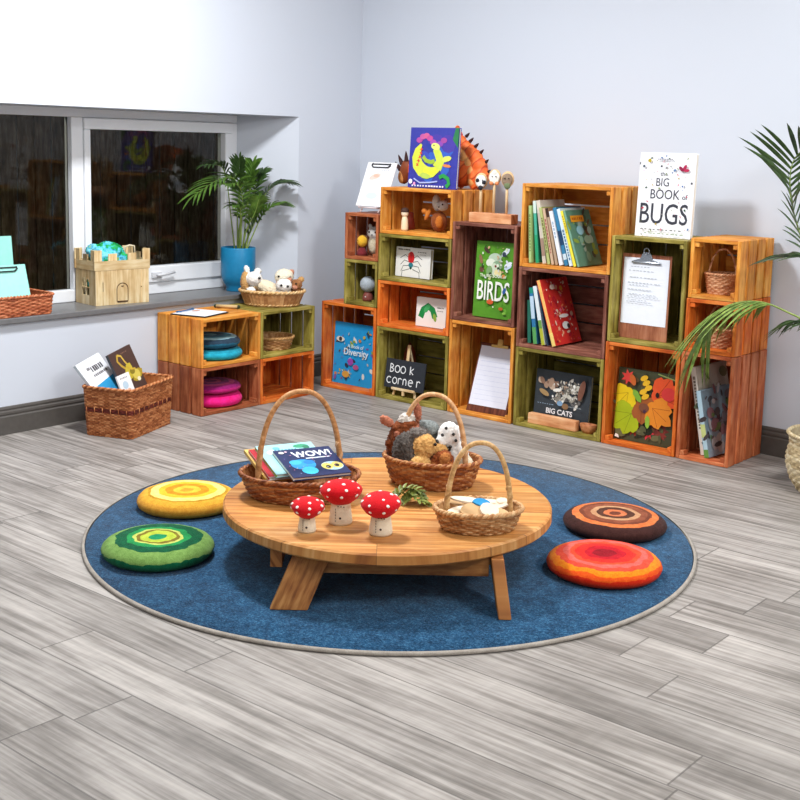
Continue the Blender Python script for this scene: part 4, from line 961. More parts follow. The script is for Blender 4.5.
mb.box((0, 0, 0), (.016, .008, .12), 2, M=Matrix.Translation((0, .034, .202)) @ Matrix.Rotation(-.14, 4, 'X')); mb.box((0, .002, .034), (.15, .022, .012), 0); mb.box((0, -.002, .018), (.012, .01, .03), 2)
mb.box((0, 0, 0), (.012, .008, .26), 2, M=Matrix.Translation((0, .085, .125)) @ Matrix.Rotation(.34, 4, 'X')); mb.build('easel', PINE, o, .001)
o = thing('wooden_teardrop', 'small red-brown wooden drop shape standing behind the chalkboard', 'toy', at(-3.935, 4.80, .0178))
mb = MB(); mb.lathe([(0, 0), (.02, 0), (.03, .03), (.034, .16), (.03, .2), (.016, .235), (0, .255)], 24); mb.build('body', plain('#8a3a26', .5), o)
# wooden block with spoon puppets on top of the tall dark brown crate
o = thing('puppet_block', 'pale wooden block holding three wooden spoon puppets on the tall dark brown crate', 'block', at(-3.330, 4.66, .9384))
mb = MB(); mb.box((0, 0, .0235), (.245, .06, .046), 0); mb.build('block', wood('block_wood', '', '', ''), o, .002)
def spoon(label, x, zt, hd, fc, extra):
    o = thing('spoon_puppet', label, 'puppet', at(x, 4.66, .985, .45), 'spoon puppets on the block')
    h = zt - .985; mb = MB(); mb.tube([(0, 0, 0), (0, 0, h*.5), (0, .001, h - .055)], .0065, 10); mb.build('handle', PINE, o)
    mb = MB(); mb.ball((0, .006, h - .03), (.031, .012, .038), 0, 20); mb.build('spoon_bowl', PINE, o)
    blob('face', [((0, -.006, h - .032), (.026, .01, .03), None, 0)] + [((a, -.010, h - .032 + b), (r, .008, r), None, m) for a, b, r, m in extra], fc, o, .002, .0005, 2)
    for sg in (-1, 1): bead(o, 'eye', (sg*.009, -.019, h - .026), .0032)
spoon('spoon puppet with a black and white badger face, leftmost on the block', -3.408, 1.165, 0, [plain('#f0f0f0', .7), plain('#23252e', .7)], [(-.014, .004, .011, 1), (.014, -.004, .011, 1), (.0, -.03, .012, 1)])
spoon('spoon puppet with a white face and an orange collar, middle of the block', -3.330, 1.185, 0, [plain('#f3eee4', .7), plain('#e08a5a', .7)], [(-.014, -.026, .010, 1), (.014, -.026, .010, 1), (.0, .024, .012, 0)])
spoon('spoon puppet with a brown and grey-green face, rightmost on the block', -3.256, 1.178, 0, [plain('#8f7a66', .7), plain('#6d7a56', .7)], [(.002, -.028, .016, 1), (-.012, .01, .010, 0)])

# ---------------------------------------------------------------- small baskets in the crates
o = thing('wicker_basket', 'small wicker basket with a handle in the topmost crate at the right end', 'basket', at(-2.172, 4.70, .7100, CAMR - .3))
woven(ell(.070, .056), .085, lambda t: .82 + .18*t, 26, 10, .0018, .004).build('body', [W_PINK]*2, o); rim(ell(.07, .056), 1, .085, .005, 18, 110).build('rim', W_PINK, o)
mb = MB(); twist(mb, arch(.058, .03, .188, 40, 2.2), .0045, 7); mb.build('handle', W_PINK, o)
o = thing('wicker_basket', 'small wicker basket behind the palm frond in the orange crate at the right end', 'basket', at(-2.166, 4.71, .4830, CAMR - .3))
woven(ell(.072, .058), .08, lambda t: .82 + .18*t, 26, 10, .0018, .004).build('body', [W_PINK]*2, o); rim(ell(.072, .058), 1, .08, .005, 18, 110).build('rim', W_PINK, o)
mb = MB(); twist(mb, arch(.06, .03, .182, 40, 2.2), .0045, 7); mb.build('handle', W_PINK, o)
o = thing('wicker_basket', 'shallow empty wicker basket in the green crate under the window', 'basket', at(-4.405, 4.225, .2482, CAMR))
woven(ell(.128, .105), .062, lambda t: .84 + .16*t, 30, 8, .0028, .006).build('body', [wicker('willow_mixed', '', '', '')]*2, o); rim(ell(.128, .105), 1, .062, .007, 22).build('rim', W_PALE, o)

# ---------------------------------------------------------------- hamper on the floor
HA = math.atan2(.343, -.136)
hp = thing('wicker_hamper', 'square brown wicker hamper with a dark red band on the floor by the window wall', 'basket', at(-4.302, 3.268, .0006, HA))
woven(rrect(.186, .124, .022), .215, lambda t: .93 + .07*t, 84, 32, .0018, .006, bands=[(.50, .59)]).build('body', [W_HAMP, W_BAND], hp)
rim(rrect(.186, .124, .022), 1.0, .217, .0075, 40).build('rim', W_HAMP, hp)
mb = MB()
for i in range(30):
    x, y = rrect(.186, .124, .022)(i/30, 0, .972); n = V((x, y, 0)).normalized(); mb.tube([V((x, y, .106)) + n*.004, V((x, y, .130)) + n*.005], .002, 6)
mb.build('band_stitch', W_HAMP, hp)
hr = V((math.cos(HA), math.sin(HA), 0)); hn = V((hr.y, -hr.x, 0))
if hn.x < 0: hn = -hn
def hb(a, b, z): 
    p = V((-4.302, 3.268, 0)) + hr*a + hn*b; return (p.x, p.y, z)
HU = (0, 0, 1)
W, Hh = .185, .20
it = [('p', [(0, 0), (W, 0), (W, .085), (0, .07)], '#2f92c4')] + [('t', 'the', .035, .188, .022, '#3a3438', dict(bold=.0006)), ('t', 'TATTER', .085, .165, .036, '#3a3438', dict(bold=.0012))][:0] + marks(.045, .07, .15, .014, 3, '#5a5458', 2) + marks(.07, .16, .135, .026, 6, '#37323a', 1) + marks(.06, .165, .112, .012, 8, '#7a7478', 3)
book('white book with dark lettering and a blue lower edge at the left in the hamper', W, Hh, .016, '#eef0f4', pose(hb(-.062, -.045, .160), hr + V((0, 0, .16)), V((-.75, -.05, 1))), it, '#c9d4de')
W, Hh = .10, .165
it = [('p', circ(.045, .115, .022, .018), '#bcd4e4'), ('p', circ(.06, .085, .016, .012), '#e6b9a0'), ('p', circ(.035, .08, .012), '#8fb4c8')] + marks(.02, .08, .145, .006, 5, '#8a8890', 4)
book('small white booklet with pale blue pictures in the middle of the hamper', W, Hh, .008, '#f3f2f2', pose(hb(-.022, .04, .10), hr + V((0, 0, .06)), V((-.40, .0, 1))), it)
W, Hh = .185, .245
it = [('p', ribbon([(.06, .225), (.045, .2), (.06, .175), (.085, .15), (.10, .12)], .012), '#b9973c'), ('p', ribbon([(.06, .225), (.085, .215), (.095, .185), (.115, .15)], .010), '#c9a84a'), ('p', leafshape(.07, .10, .09, .06, .9), '#c4b13c'), ('p', leafshape(.10, .09, .10, .05, .3), '#a9922e'), ('p', circ(.14, .11, .03, .024), '#d3c25a'), ('p', circ(.12, .13, .02, .014), '#8a7a2a'), ('p', circ(.145, .085, .014, .01), '#e9e2c0'), ('p', ribbon([(.09, .16), (.12, .14), (.15, .135)], .008), '#c6a53a')] + marks(.09, .14, .222, .005, 4, '#8a6a5a', 9)
book('dark brown book with golden plant pictures at the right in the hamper', W, Hh, .014, '#4c3a36', pose(hb(.080, .006, .122), hr + V((0, 0, .13)), V((-.42, -.05, 1))), it, '#3b4248')

# ---------------------------------------------------------------- picture books in the table basket
BK = V((-2.536, 2.622, .3065))
r_ = V((.413, .911, .0)).normalized(); up_ = V((-.90, .405, .19)).normalized(); nb_ = r_.cross(up_); nb_ = nb_ if nb_.z > 0 else -nb_
def tb(right, depth, layer, h):
    """layer steps down the pile; right / depth as seen from the front of the table; h the book's height"""
    p = BK + V((.765, .644, 0))*right + V((-.644, .765, 0))*depth
    p.z = BK.z - (nb_.x*(p.x - BK.x) + nb_.y*(p.y - BK.y))/nb_.z
    p = p - nb_*.0128*layer - up_*h/2
    return (p.x, p.y, p.z)
W, Hh = .19, .195
it = [('t', 'WOW!', .116, .135, .052, '#f4f6fa', dict(bold=.0014, sx=.78)), ('p', [(.085, .119), (.165, .119), (.165, .125), (.085, .125)], '#dfe6ee'), ('p', circ(.062, .082, .04, .036, 20), '#2a92d4'), ('p', circ(.042, .10, .02, .016), '#3fb0e6'), ('p', circ(.085, .095, .018, .015), '#1f7ac0'), ('p', circ(.068, .038, .026, .026), '#45c4ea'),
      ('p', circ(.148, .055, .036, .030, 20), '#a9c9d2'), ('p', circ(.131, .055, .018, .022), '#ecd873'), ('p', circ(.165, .058, .018, .022), '#e8d87a'), ('p', circ(.133, .05, .008, .010), '#33302a'), ('p', circ(.163, .055, .008, .010), '#33302a'), ('p', circ(.020, .172, .009, .008), '#e9e6da'), ('p', circ(.036, .176, .005), '#d8b8c8')]
r = random.Random(5); it += [('p', circ(r.uniform(.01, W-.01), r.uniform(.02, .15), .0025, None, 6), r.choice(['#8fa4d0', '#c47aa0', '#7a5aa8', '#d8dcf0'])) for i in range(26)]
book('dark blue picture book with a large white exclamation title on top in the table basket', W, Hh, .012, '#262f58', pose(tb(0, 0, 0, .195), r_, up_), it, '#e8e4da')
it = [('p', circ(.05, .15, .03, .02), '#d7eef0'), ('p', circ(.145, .18, .026, .014), '#3f9a72'), ('p', circ(.16, .17, .012), '#2f7a5a'), ('p', circ(.06, .175, .012), '#6ab0c4')] + marks(.05, .13, .155, .01, 7, '#5aa0b4', 3) + marks(.04, .16, .13, .006, 9, '#7ab8c8', 4)
book('pale turquoise picture book directly behind the dark blue one in the table basket', .19, .205, .012, '#a6dbe0', pose(tb(-.058, .042, 1, .205), r_, up_), it, '#8cc24a')
book('white picture book with a red edge in the table basket, left of the turquoise one', .17, .20, .012, '#f2efee', pose(tb(-.088, .038, 2, .20), r_, up_), [('p', [(0, 0), (.022, 0), (.022, .2), (0, .2)], '#b3202c'), ('p', circ(.06, .18, .014), '#e8a0a0')] + marks(.04, .15, .165, .01, 6, '#c46a5a', 5), '#c02430')
book('yellow picture book at the back left of the table basket', .20, .215, .012, '#e6c06a', pose(tb(-.088, .062, 3, .215), r_, up_), [('p', circ(.03, .19, .016), '#f4f0e6'), ('p', circ(.10, .198, .012), '#d8923a'), ('p', circ(.16, .19, .02, .014), '#f3e6c0'), ('p', circ(.18, .203, .007), '#8a5a2a')] + marks(.06, .15, .165, .012, 6, '#c98a3a', 6), '#d8a84a')

# wooden pieces in the small basket
P1, P2 = plain('#efdcc2', .6), plain('#cfa878', .6)
rr = random.Random(12); SBK = V((-1.977, 2.745, TT)); gw = 'wooden pieces in the small basket'
def piece(x, y, z, l, w, a, tx, ty, m, lab, th=.006):
    l *= 1.1; w *= 1.2
    o = thing('wooden_piece', lab, 'wooden piece', Matrix.Translation((SBK.x + .765*x - .644*y, SBK.y + .644*x + .765*y, SBK.z + z + .014)) @ Matrix.Rotation(a + CAMR, 4, 'Z') @ Matrix.Rotation(tx, 4, 'X') @ Matrix.Rotation(ty, 4, 'Y'), gw)
    mb = MB(); pts = [(-l/2, 0)] + [(-l/2 + l*t, -w/2*math.sin(PI*t)**.6) for t in (.12, .3, .5, .7, .88)] + [(l/2, 0)] + [(-l/2 + l*t, w/2*math.sin(PI*t)**.6) for t in (.88, .7, .5, .3, .12)]
    mb.prism(pts, 0, th); mb.build('shape', m, o, .001)
LB = 'pale flat wooden shape in the heap inside the small table basket'
for x, y, z, l, w, a, tx, ty, m in [(-.052, -.032, .046, .085, .030, .35, .25, -.1, P1), (-.028, .012, .062, .105, .032, -.25, .1, .05, P1), (-.02, -.045, .048, .07, .05, .2, .5, 0, P2), (.028, -.038, .05, .065, .046, .9, .5, -.1, P1), (.03, .022, .056, .10, .026, .12, .1, .1, P1), (.062, .005, .05, .085, .022, .5, .2, -.2, P1), (.012, .045, .05, .09, .03, .3, -.1, 0, P2), (-.062, .03, .044, .07, .03, -.5, 0, .2, P2), (.07, .032, .056, .05, .026, 1.2, .1, 0, P1), (.0, 0, .03, .14, .08, .3, 0, 0, P2), (.055, -.025, .04, .07, .03, -.6, .3, 0, P2)]:
    piece(x, y, z, l, w, a, tx, ty, m, LB)
piece(.006, -.012, .064, .05, .03, .2, .35, .1, plain('#2b8fc4', .5), 'bright blue flat wooden shape in the middle of the heap in the small basket')

# ---------------------------------------------------------------- plants
def leafm(name, a, b):
    t = NT(name); n = t.noise(t.obj(), 30, 3); t.base(t.ramp(n, [(.3, a), (.7, b)]), .45, .4); t.b.inputs['Subsurface Weight'].default_value = 0
    return t.m
LF1 = leafm('palm_leaf', '#2c4a18', '#648a34'); LF2 = leafm('palm_leaf_dark', '#22381a', '#486430'); LF3 = leafm('palm_leaf_light', '#4a6a24', '#93ab52'); STEM = leafm('palm_stem', '#6a8a3a', '#9cae5a')
def spline(pts, n):
    pts = [V(p) for p in pts]; P = [pts[0]*2 - pts[1]] + pts + [pts[-1]*2 - pts[-2]]; out = []
    m = len(pts) - 1
    for k in range(n + 1):
        t = k / n * m; i = min(int(t), m - 1); f = t - i; a, b, c, d = P[i:i+4]
        out.append(.5*((2*b) + (c - a)*f + (2*a - 5*b + 4*c - d)*f*f + (3*b - a - 3*c + d)*f**3))
    return out
def frond(parent, pts, start, nl, L, w, grav, ang=.9, m=LF1, r0=.004, seed=1, name='frond', side_up=.35, flat=None, tip=True):
    """curved stalk with paired narrow leaflets from `start` to its tip"""
    rr = random.Random(seed); sp = spline(pts, 48); mb = MB()
    mb.tube(sp, lambda t: r0*(1 - .75*t), 6, 0)
    def leaf(b, d, l, wd, up):
        d = d.normalized(); sd = d.cross(up).normalized(); n = 6; A = []
        for i in range(n + 1):
            s = i/n; p = b + d*l*s + V((0, 0, -grav*l*s*s)); k = wd/2*(math.sin(PI*min(1, s*.86 + .14))**.8 if s < 1 else .02)
            nn = sd.cross(d)
            A.append((mb.bm.verts.new(p - sd*k + up*k*.5), mb.bm.verts.new(p), mb.bm.verts.new(p + sd*k + up*k*.5)))
        for i in range(n):
            for q in (0, 1): mb.face([A[i][q], A[i][q+1], A[i+1][q+1], A[i+1][q]], 1, None, True)
    for j in range(nl):
        t = start + (1 - start)*(j + .5)/nl; i = min(47, int(t*48)); b = sp[i].lerp(sp[i+1], t*48 - i); tg = (sp[min(48, i+1)] - sp[max(0, i-1)]).normalized()
        up = V((0, 0, 1)) - tg*tg.z
        if up.length < .2: up = V((0, -1, 0)) - tg*(-tg.y)
        if flat: up = V(flat) - tg*V(flat).dot(tg)
        up.normalize(); sd = tg.cross(up); u = (j + .5)/nl
        ll = L*(math.sin(PI*(.18 + .68*u))**.7)*rr.uniform(.88, 1.08); a = ang*(1 - .45*u)*rr.uniform(.9, 1.1)
        for sg in (-1, 1): leaf(b, tg*math.cos(a) + sd*sg*math.sin(a) + up*side_up*math.sin(a), ll, w*rr.uniform(.85, 1.1), up)
    if tip: leaf(sp[-1], sp[-1] - sp[-3], L*.6, w, V((0, -1, .3)).normalized())
    return mb.build(name, [STEM, m], parent)
# palm on the window board
PX, PY, PZ = -4.69, 4.275, .5132
o = thing('potted_palm', 'small palm in a bright blue pot standing on the dark window board', 'potted plant', at(PX, PY, PZ))
mb = MB(); mb.lathe([(0, 0), (.062, 0), (.064, .004), (.062, .022), (.074, .04), (.086, .062), (.090, .09), (.091, .225), (.089, .23), (.084, .228), (.083, .2), (0, .198)], 56)
mb.build('pot', plain('#1a7fae', .4, .4), o, smooth=True)
mb = MB(); mb.lathe([(.0825, .199), (.05, .207), (0, .209)], 32, wob=lambda a, z: .03*math.sin(5*a)); mb.build('soil', F('#6b3a28', 120, .6), o)
def loc(y, z, x=0): return V((x, y - PY, z - PZ))
SZ = PZ + .205
fr_ = [([loc(4.28, SZ, 0), loc(4.27, .92, .02), loc(4.22, 1.09, .04), loc(4.10, 1.10, .05), loc(3.94, 1.03, .06)], .45, 8, .16, .020, .35),
       ([loc(4.27, SZ, -.02), loc(4.25, .9, -.03), loc(4.23, 1.08, -.04), loc(4.20, 1.16, -.05), loc(4.11, 1.17, -.05)], .45, 7, .12, .022, .4),
       ([loc(4.29, SZ, .02), loc(4.30, .9, .03), loc(4.32, 1.04, .04), loc(4.33, 1.12, .04), loc(4.345, 1.17, .04)], .5, 7, .12, .026, .25),
       ([loc(4.31, SZ, .01), loc(4.35, .9, .04), loc(4.40, 1.02, .07), loc(4.45, 1.07, .10), loc(4.51, 1.08, .12)], .45, 8, .13, .024, .4),
       ([loc(4.30, SZ, .03), loc(4.33, .82, .06), loc(4.37, .91, .08), loc(4.42, .955, .1), loc(4.47, .965, .12)], .35, 8, .12, .026, .35),
       ([loc(4.30, SZ, .0), loc(4.31, .80, .04), loc(4.33, .88, .07), loc(4.34, .95, .10)], .35, 6, .12, .026, .3),
       ([loc(4.26, SZ, .03), loc(4.24, .80, .06), loc(4.22, .9, .08), loc(4.19, .96, .10), loc(4.14, .97, .11)], .5, 6, .09, .02, .5),
       ([loc(4.29, SZ, -.02), loc(4.31, .85, -.03), loc(4.36, .98, -.02), loc(4.43, 1.02, .0)], .4, 7, .11, .022, .5)]
fr_ += [([loc(4.27, SZ, .01), loc(4.25, .86, .05), loc(4.23, 1.0, .08), loc(4.18, 1.07, .1), loc(4.08, 1.08, .12)], .42, 9, .13, .022, .4),
        ([loc(4.30, SZ, .03), loc(4.33, .9, .03), loc(4.38, 1.06, .02), loc(4.43, 1.13, .02)], .45, 8, .11, .024, .3),
        ([loc(4.28, SZ, .02), loc(4.27, .84, .07), loc(4.28, .93, .12), loc(4.27, 1.0, .16)], .4, 7, .11, .024, .4),
        ([loc(4.27, SZ, .0), loc(4.27, .95, .0), loc(4.275, 1.1, .01), loc(4.27, 1.19, .02)], .45, 8, .10, .024, .2)]
for i, (p, s, nl, L, w, gv) in enumerate(fr_): frond(o, p, s, int(nl*1.45), L*1.1, w*.78, gv, .95, (LF1, LF2)[i % 2], .0042, 20 + i)
# tall palm in the woven pot at the right
QX, QY = -1.605, 4.555
o = thing('potted_palm', 'tall palm in a round woven seagrass pot on the floor at the right edge', 'potted plant', at(QX, QY, .0006))
prof = lambda t: [.66, .86, .97, 1.0, .97, .90, .88, .97][min(7, int(t*7.999))]
def flare_pot(t):
    ks = [(0, .70), (.2, .88), (.45, .99), (.6, 1.0), (.75, .96), (.85, .93), (1, .985)]
    for (a, p), (b, q) in zip(ks, ks[1:]):
        if t <= b: return p + (q - p)*(t - a)/(b - a)
    return ks[-1][1]
woven(ell(.168, .168), .225, flare_pot, 44, 20, .003, .008).build('pot', [W_GRASS]*2, o); rim(ell(.168, .168), .985, .226, .008, 40).build('pot_rim', W_GRASS, o)
mb = MB(); mb.lathe([(.155, .19), (.08, .2), (0, .203)], 32); mb.build('soil', F('#3d2a20', 120, .6), o)
def w2(x, y, z): return V((x - QX, y - QY, z))
big = [([w2(-1.62, 4.57, .2), w2(-1.66, 4.60, .6), w2(-1.74, 4.63, .82), w2(-1.825, 4.635, .98), w2(-1.872, 4.62, 1.14), w2(-1.850, 4.58, 1.28), w2(-1.72, 4.52, 1.36)], .38, 24, .28, .016, .12, LF2, .2),
       ([w2(-1.60, 4.52, .2), w2(-1.62, 4.48, .5), w2(-1.70, 4.45, .655), w2(-1.78, 4.44, .70), w2(-1.88, 4.43, .728), w2(-1.98, 4.42, .715), w2(-2.05, 4.41, .67), w2(-2.10, 4.41, .57)], .5, 22, .28, .0155, .55, LF3, -.1),
       ([w2(-1.58, 4.55, .2), w2(-1.6, 4.56, .65), w2(-1.68, 4.58, .86), w2(-1.76, 4.58, .90), w2(-1.85, 4.57, .90)], .6, 9, .20, .018, .3, LF2, .2),
       ([w2(-1.60, 4.57, .2), w2(-1.62, 4.6, .45), w2(-1.70, 4.62, .60), w2(-1.76, 4.63, .64), w2(-1.82, 4.63, .64)], .55, 9, .17, .015, .6, LF2, .1),
       ([w2(-1.55, 4.54, .2), w2(-1.50, 4.5, .8), w2(-1.42, 4.45, 1.2), w2(-1.25, 4.4, 1.45), w2(-1.0, 4.3, 1.4)], .4, 14, .28, .022, .3, LF1, .3),
       ([w2(-1.58, 4.5, .2), w2(-1.5, 4.4, .7), w2(-1.38, 4.25, 1.0), w2(-1.25, 4.05, 1.05), w2(-1.2, 3.9, 1.0)], .4, 13, .26, .022, .4, LF1, .2)]
for i, (p, s, nl, L, w, gv, m, su) in enumerate(big): frond(o, p, s, nl, L, w, gv, (1.15, 1.0, .85, .85, .85, .85)[i], m, .0055, 40 + i, side_up=su)
# dried green sprig on the table
o = thing('dried_sprig', 'small tangle of dried green leaves lying on the table beside the mushrooms', 'sprig', at(-2.262, 2.775, TT + .004, CAMR))
SP = leafm('sprig_leaf', '#4c5a24', '#8a9440')
for k, (p, sd) in enumerate([([V((-.055, .01, 0)), V((-.03, .02, .022)), V((.0, .01, .03)), V((.03, -.012, .012)), V((.055, -.01, .004))], 3), ([V((-.05, .03, .004)), V((-.02, .045, .03)), V((.02, .03, .034)), V((.045, .012, .008))], 5), ([V((-.02, -.02, .0)), V((.0, 0, .018)), V((.02, .03, .022)), V((.035, .045, .01))], 7)]):
    frond(o, p, .05, 11, .034, .014, .1, 1.1, SP, .0015, 60 + k, 'twig', .5)

# ---------------------------------------------------------------- on the window board
CW = wood('castle_ply', '#b99460', '#dcc292', '#ecdab2')
ca = math.atan2(.286, .029)
co = V((-4.652, 3.349, 0)); cr = V((.029, .286, 0)).normalized(); cn = V((-cr.y, cr.x, 0))
if cn.x > 0: cn = -cn
cw, cd, ch = .288, .185, .205
M = Matrix(((cr.x, cn.x, 0, co.x + cr.x*cw/2 + cn.x*cd/2), (cr.y, cn.y, 0, co.y + cr.y*cw/2 + cn.y*cd/2), (0, 0, 1, .5134), (0, 0, 0, 1)))
o = thing('toy_castle', 'pale wooden toy castle box with battlements on the dark window board', 'toy castle', M)
def castle_wall(name, w, rot, shift, holes):
    """one flat ply wall with battlements; flared upper band; local x across, z up"""
    mb = MB(); T = Matrix.Rotation(rot, 4, 'Z') @ Matrix.Translation((0, shift, 0)); t = .007
    H0 = .165
    xs = sorted(set([-w/2, w/2] + [a for h in holes for a in h[:2]]))
    for a, b in zip(xs, xs[1:]):
        hs = [h for h in holes if h[0] <= a + 1e-6 and h[1] >= b - 1e-6]; z = 0
        for h in sorted(hs, key=lambda q: q[2]):
            if h[2] > z: mb.box(((a+b)/2, 0, (z + h[2])/2), (b - a, t, h[2] - z), 2, M=T)
            z = h[3]
        mb.box(((a+b)/2, 0, (z + H0)/2), (b - a, t, H0 - z), 2, M=T)
    F2 = T @ Matrix.Translation((0, -.0015, 0)); 
    mb.box((0, 0, .187), (w + .012, t, .044), 0, M=F2)
    for x0, x1, hh in ((-w/2 - .006, -w/2 + .034, .052), (w/2 - .034, w/2 + .006, .052), (-.075, -.03, .034) if w > .2 else (-.02, .02, .03), (.03, .075, .034) if w > .2 else (-.02, .02, .03)):
        mb.box(((x0 + x1)/2, 0, .209 + hh/2), (x1 - x0, t, hh), 2, M=F2)
    return mb.build(name, CW, o, .0008), T
hs = [(-.107, -.103, .065, .11), (-.1, -.1, 0, 0), (.099, .105, .075, .081)]
fw, T = castle_wall('front_wall', cw, 0, -cd/2 + .0036, [h for h in hs if h[1] > h[0]])
mb = MB(); D = [(-.03, .016)] + [(.03, .016)] + [(.03*math.cos(a), .072 + .03*math.sin(a)) for a in [PI*i/12 for i in range(13)]]
mb.prism(ribbon(D + [D[0]], .0032), 0, .0012, 0, M=Matrix.Translation((-.002, -cd/2 - .0001, 0)) @ Matrix.Rotation(PI/2, 4, 'X')); mb.box((-.002, -cd/2 - .001, .013), (.055, .002, .006)); mb.box((-.002, -cd/2 - .001, .087), (.012, .002, .004))
mb.build('door_outline', plain('#4b3420', .8), fw)
lw_, T = castle_wall('side_wall', cd - .0146, -PI/2, -cw/2 + .0036, [(-.032, -.004, .045, .125), (.004, .032, .045, .125)])
mb = MB()
for sg in (-1, 1):
    mb.prism([(sg*.018 - .0145, .105), (sg*.018 - .0145, .128), (sg*.018, .126), ][:3] , -.001, .001, M=T @ Matrix.Translation((0, -.003, 0)) @ Matrix.Rotation(PI/2, 4, 'X')); mb.prism([(sg*.018 + .0145, .105), (sg*.018, .126), (sg*.018 + .0145, .128)], -.001, .001, M=T @ Matrix.Translation((0, -.003, 0)) @ Matrix.Rotation(PI/2, 4, 'X'))
mb.box((0, -.003, .082), (.066, .003, .004), 0, M=T); mb.build('gothic_tracery', CW, lw_)
castle_wall('side_wall', cd - .0146, PI/2, -cw/2 + .0036, []); castle_wall('back_wall', cw, PI, -cd/2 + .0036, [])
mb = MB(); mb.box((0, 0, .004), (cw - .016, cd - .016, .007)); mb.build('base', CW, o)
mb = MB(); mb.tube([(.075, .02, .205), (.08, .015, .262), (.095, .0, .27), (.12, .0, .266), (.13, .01, .205)], .005, 8); mb.build('strap_handle', plain('#e2d3b4', .7), o)
# crumpled cloth in the castle
cl = thing('patterned_cloth', 'crumpled green and turquoise patterned cloth inside the toy castle', 'cloth', M @ Matrix.Translation((-.03, 0, .0085)))
t = NT('green_blue_print'); q = t.obj(); a = t.noise(q, 16, 3); b = t.noise(q, 34, 3)
c = t.ramp(a, [(.36, '#1d8f4a'), (.45, '#2f9f5a'), (.48, '#45b8cc'), (.56, '#7fd0e4'), (.6, '#2a86b8'), (.66, '#8fb53a')]); c = t.mix(.5, c, t.ramp(b, [(.4, '#20603a'), (.55, '#e8f4f0')]), 'SOFT_LIGHT'); t.base(c, .8, .1)
blob('cloth', [((0, 0, .10), (.098, .074, .098), None, 0), ((-.048, -.015, .215), (.045, .04, .05), None, 0), ((.03, .01, .245), (.065, .055, .035), (0, .3, 0), 0), ((-.005, -.03, .20), (.05, .035, .04), None, 0), ((.075, -.02, .195), (.03, .03, .035), None, 0), ((-.052, .03, .240), (.04, .028, .035), None, 0)], [t.m], cl, .006, .003, 3)
# red wicker tray with mint boards
tr = thing('wicker_tray', 'reddish wicker tray basket at the left end of the dark window board', 'basket', at(-4.708, 2.812, .5134, PI/2))
woven(rrect(.27, .128, .03), .086, lambda t: .97 + .03*t, 60, 11, .0022, .006).build('body', [W_RED]*2, tr); rim(rrect(.27, .128, .03), 1, .087, .007, 50, 200).build('rim', W_RED, tr)
MINT = plain('#9fe3d6', .5); MINT2 = plain('#8fdccd', .5)
clipboard('mint green clipboard with a black clip leaning at the front of the wicker tray', pose((-4.655, 2.895, .5230), (.06, 1, 0), (-.34, -.12, 1)), .235, .215, MINT, plain('#26282c', .35), 'bar', (.94, .9), '#a6e6da', lambda w, h: marks(w*.1, w*.5, h*.9, .004, 4, '#6ab0a6', 3))
book('mint green book standing behind the mint clipboard in the wicker tray', .215, .33, .012, '#9be0d2', pose((-4.742, 2.875, .5230), (.06, 1, 0), (-.12, -.10, 1)), [('p', circ(.05, .26, .03, .022), '#7fd2c2')] + marks(.06, .17, .16, .006, 8, '#7cc8ba', 3), '#c98a5a')

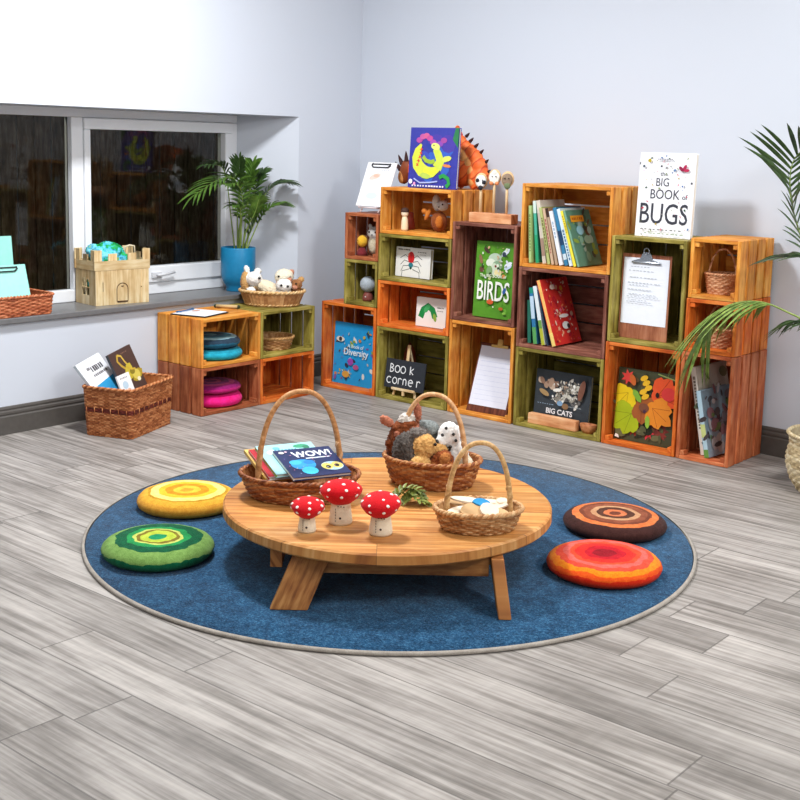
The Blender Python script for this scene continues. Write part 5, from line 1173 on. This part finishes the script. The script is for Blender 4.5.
# ---------------------------------------------------------------- camera and light
CAMP = (.1520973, .0247334, .6956338)
cam = bpy.data.cameras.new('camera'); co_ = bpy.data.objects.new('camera', cam); COL.objects.link(co_); SC.camera = co_
fpx, pit, roll, yaw, cy = 1198.003, CAMP[0], CAMP[1], CAMP[2], 327.547
cam.sensor_width = 36; cam.lens = fpx * 36 / 800; cam.shift_y = -(400 - cy) / 800; cam.clip_start = .02
fwd = V((0, math.cos(pit), -math.sin(pit))); rt = V((1, 0, 0)); up = rt.cross(fwd)
rt2 = rt*math.cos(roll) + up*math.sin(roll); up2 = -rt*math.sin(roll) + up*math.cos(roll)
A = Matrix(((math.cos(yaw), -math.sin(yaw), 0), (math.sin(yaw), math.cos(yaw), 0), (0, 0, 1)))
R, U, Bk = A @ rt2, A @ up2, -(A @ fwd)
co_.matrix_world = Matrix(((R.x, U.x, Bk.x, 0), (R.y, U.y, Bk.y, 0), (R.z, U.z, Bk.z, 1.3), (0, 0, 0, 1)))
def area(name, loc, tgt, sx, sy, power, col=(1, 1, 1)):
    l = bpy.data.lights.new(name, 'AREA'); l.shape = 'RECTANGLE'; l.size = sx; l.size_y = sy; l.energy = power; l.color = col
    o = bpy.data.objects.new(name, l); COL.objects.link(o); o.location = loc
    o.rotation_euler = (V(tgt) - V(loc)).to_track_quat('-Z', 'Y').to_euler(); return o
area('ceiling_panel', (-3.35, 2.9, 2.72), (-3.35, 2.9, 0), .4, .4, 108, (.97, .98, 1))
area('ceiling_panel', (-.9, 3.7, 2.72), (-.9, 3.7, 0), .6, .6, 42)
area('ceiling_panel', (-1.0, .6, 2.72), (-1.0, .6, 0), 1.2, 1.2, 34)
area('studio_softbox', (.9, 2.6, 2.4), (-3.2, 3.8, .5), .5, .5, 52, (1, .98, .95))
area('studio_softbox', (-1.0, -1.2, 2.3), (-2.6, 3.8, .5), 1.0, 1.0, 14)
area('fence_fill_light', (-5.6, 1.2, 2.6), (-8.2, 4.4, .6), .3, .3, 42, (1, .9, .75))  # added fill so the fence shows through the window; no actual lamp there
w = bpy.data.worlds.new('night'); SC.world = w; w.use_nodes = True
w.node_tree.nodes['Background'].inputs[0].default_value = (.02, .025, .03, 1); w.node_tree.nodes['Background'].inputs[1].default_value = 1
SC.view_settings.view_transform = 'Standard'; SC.view_settings.look = 'None'; SC.view_settings.gamma = 1; SC.view_settings.use_curve_mapping = False
SC.view_settings.exposure = -.27
SC.cycles.use_denoising = True; SC.cycles.max_bounces = 6; SC.cycles.diffuse_bounces = 3; SC.cycles.glossy_bounces = 3; SC.cycles.transparent_max_bounces = 8
SC.cycles.use_adaptive_sampling = True; SC.cycles.adaptive_threshold = .02
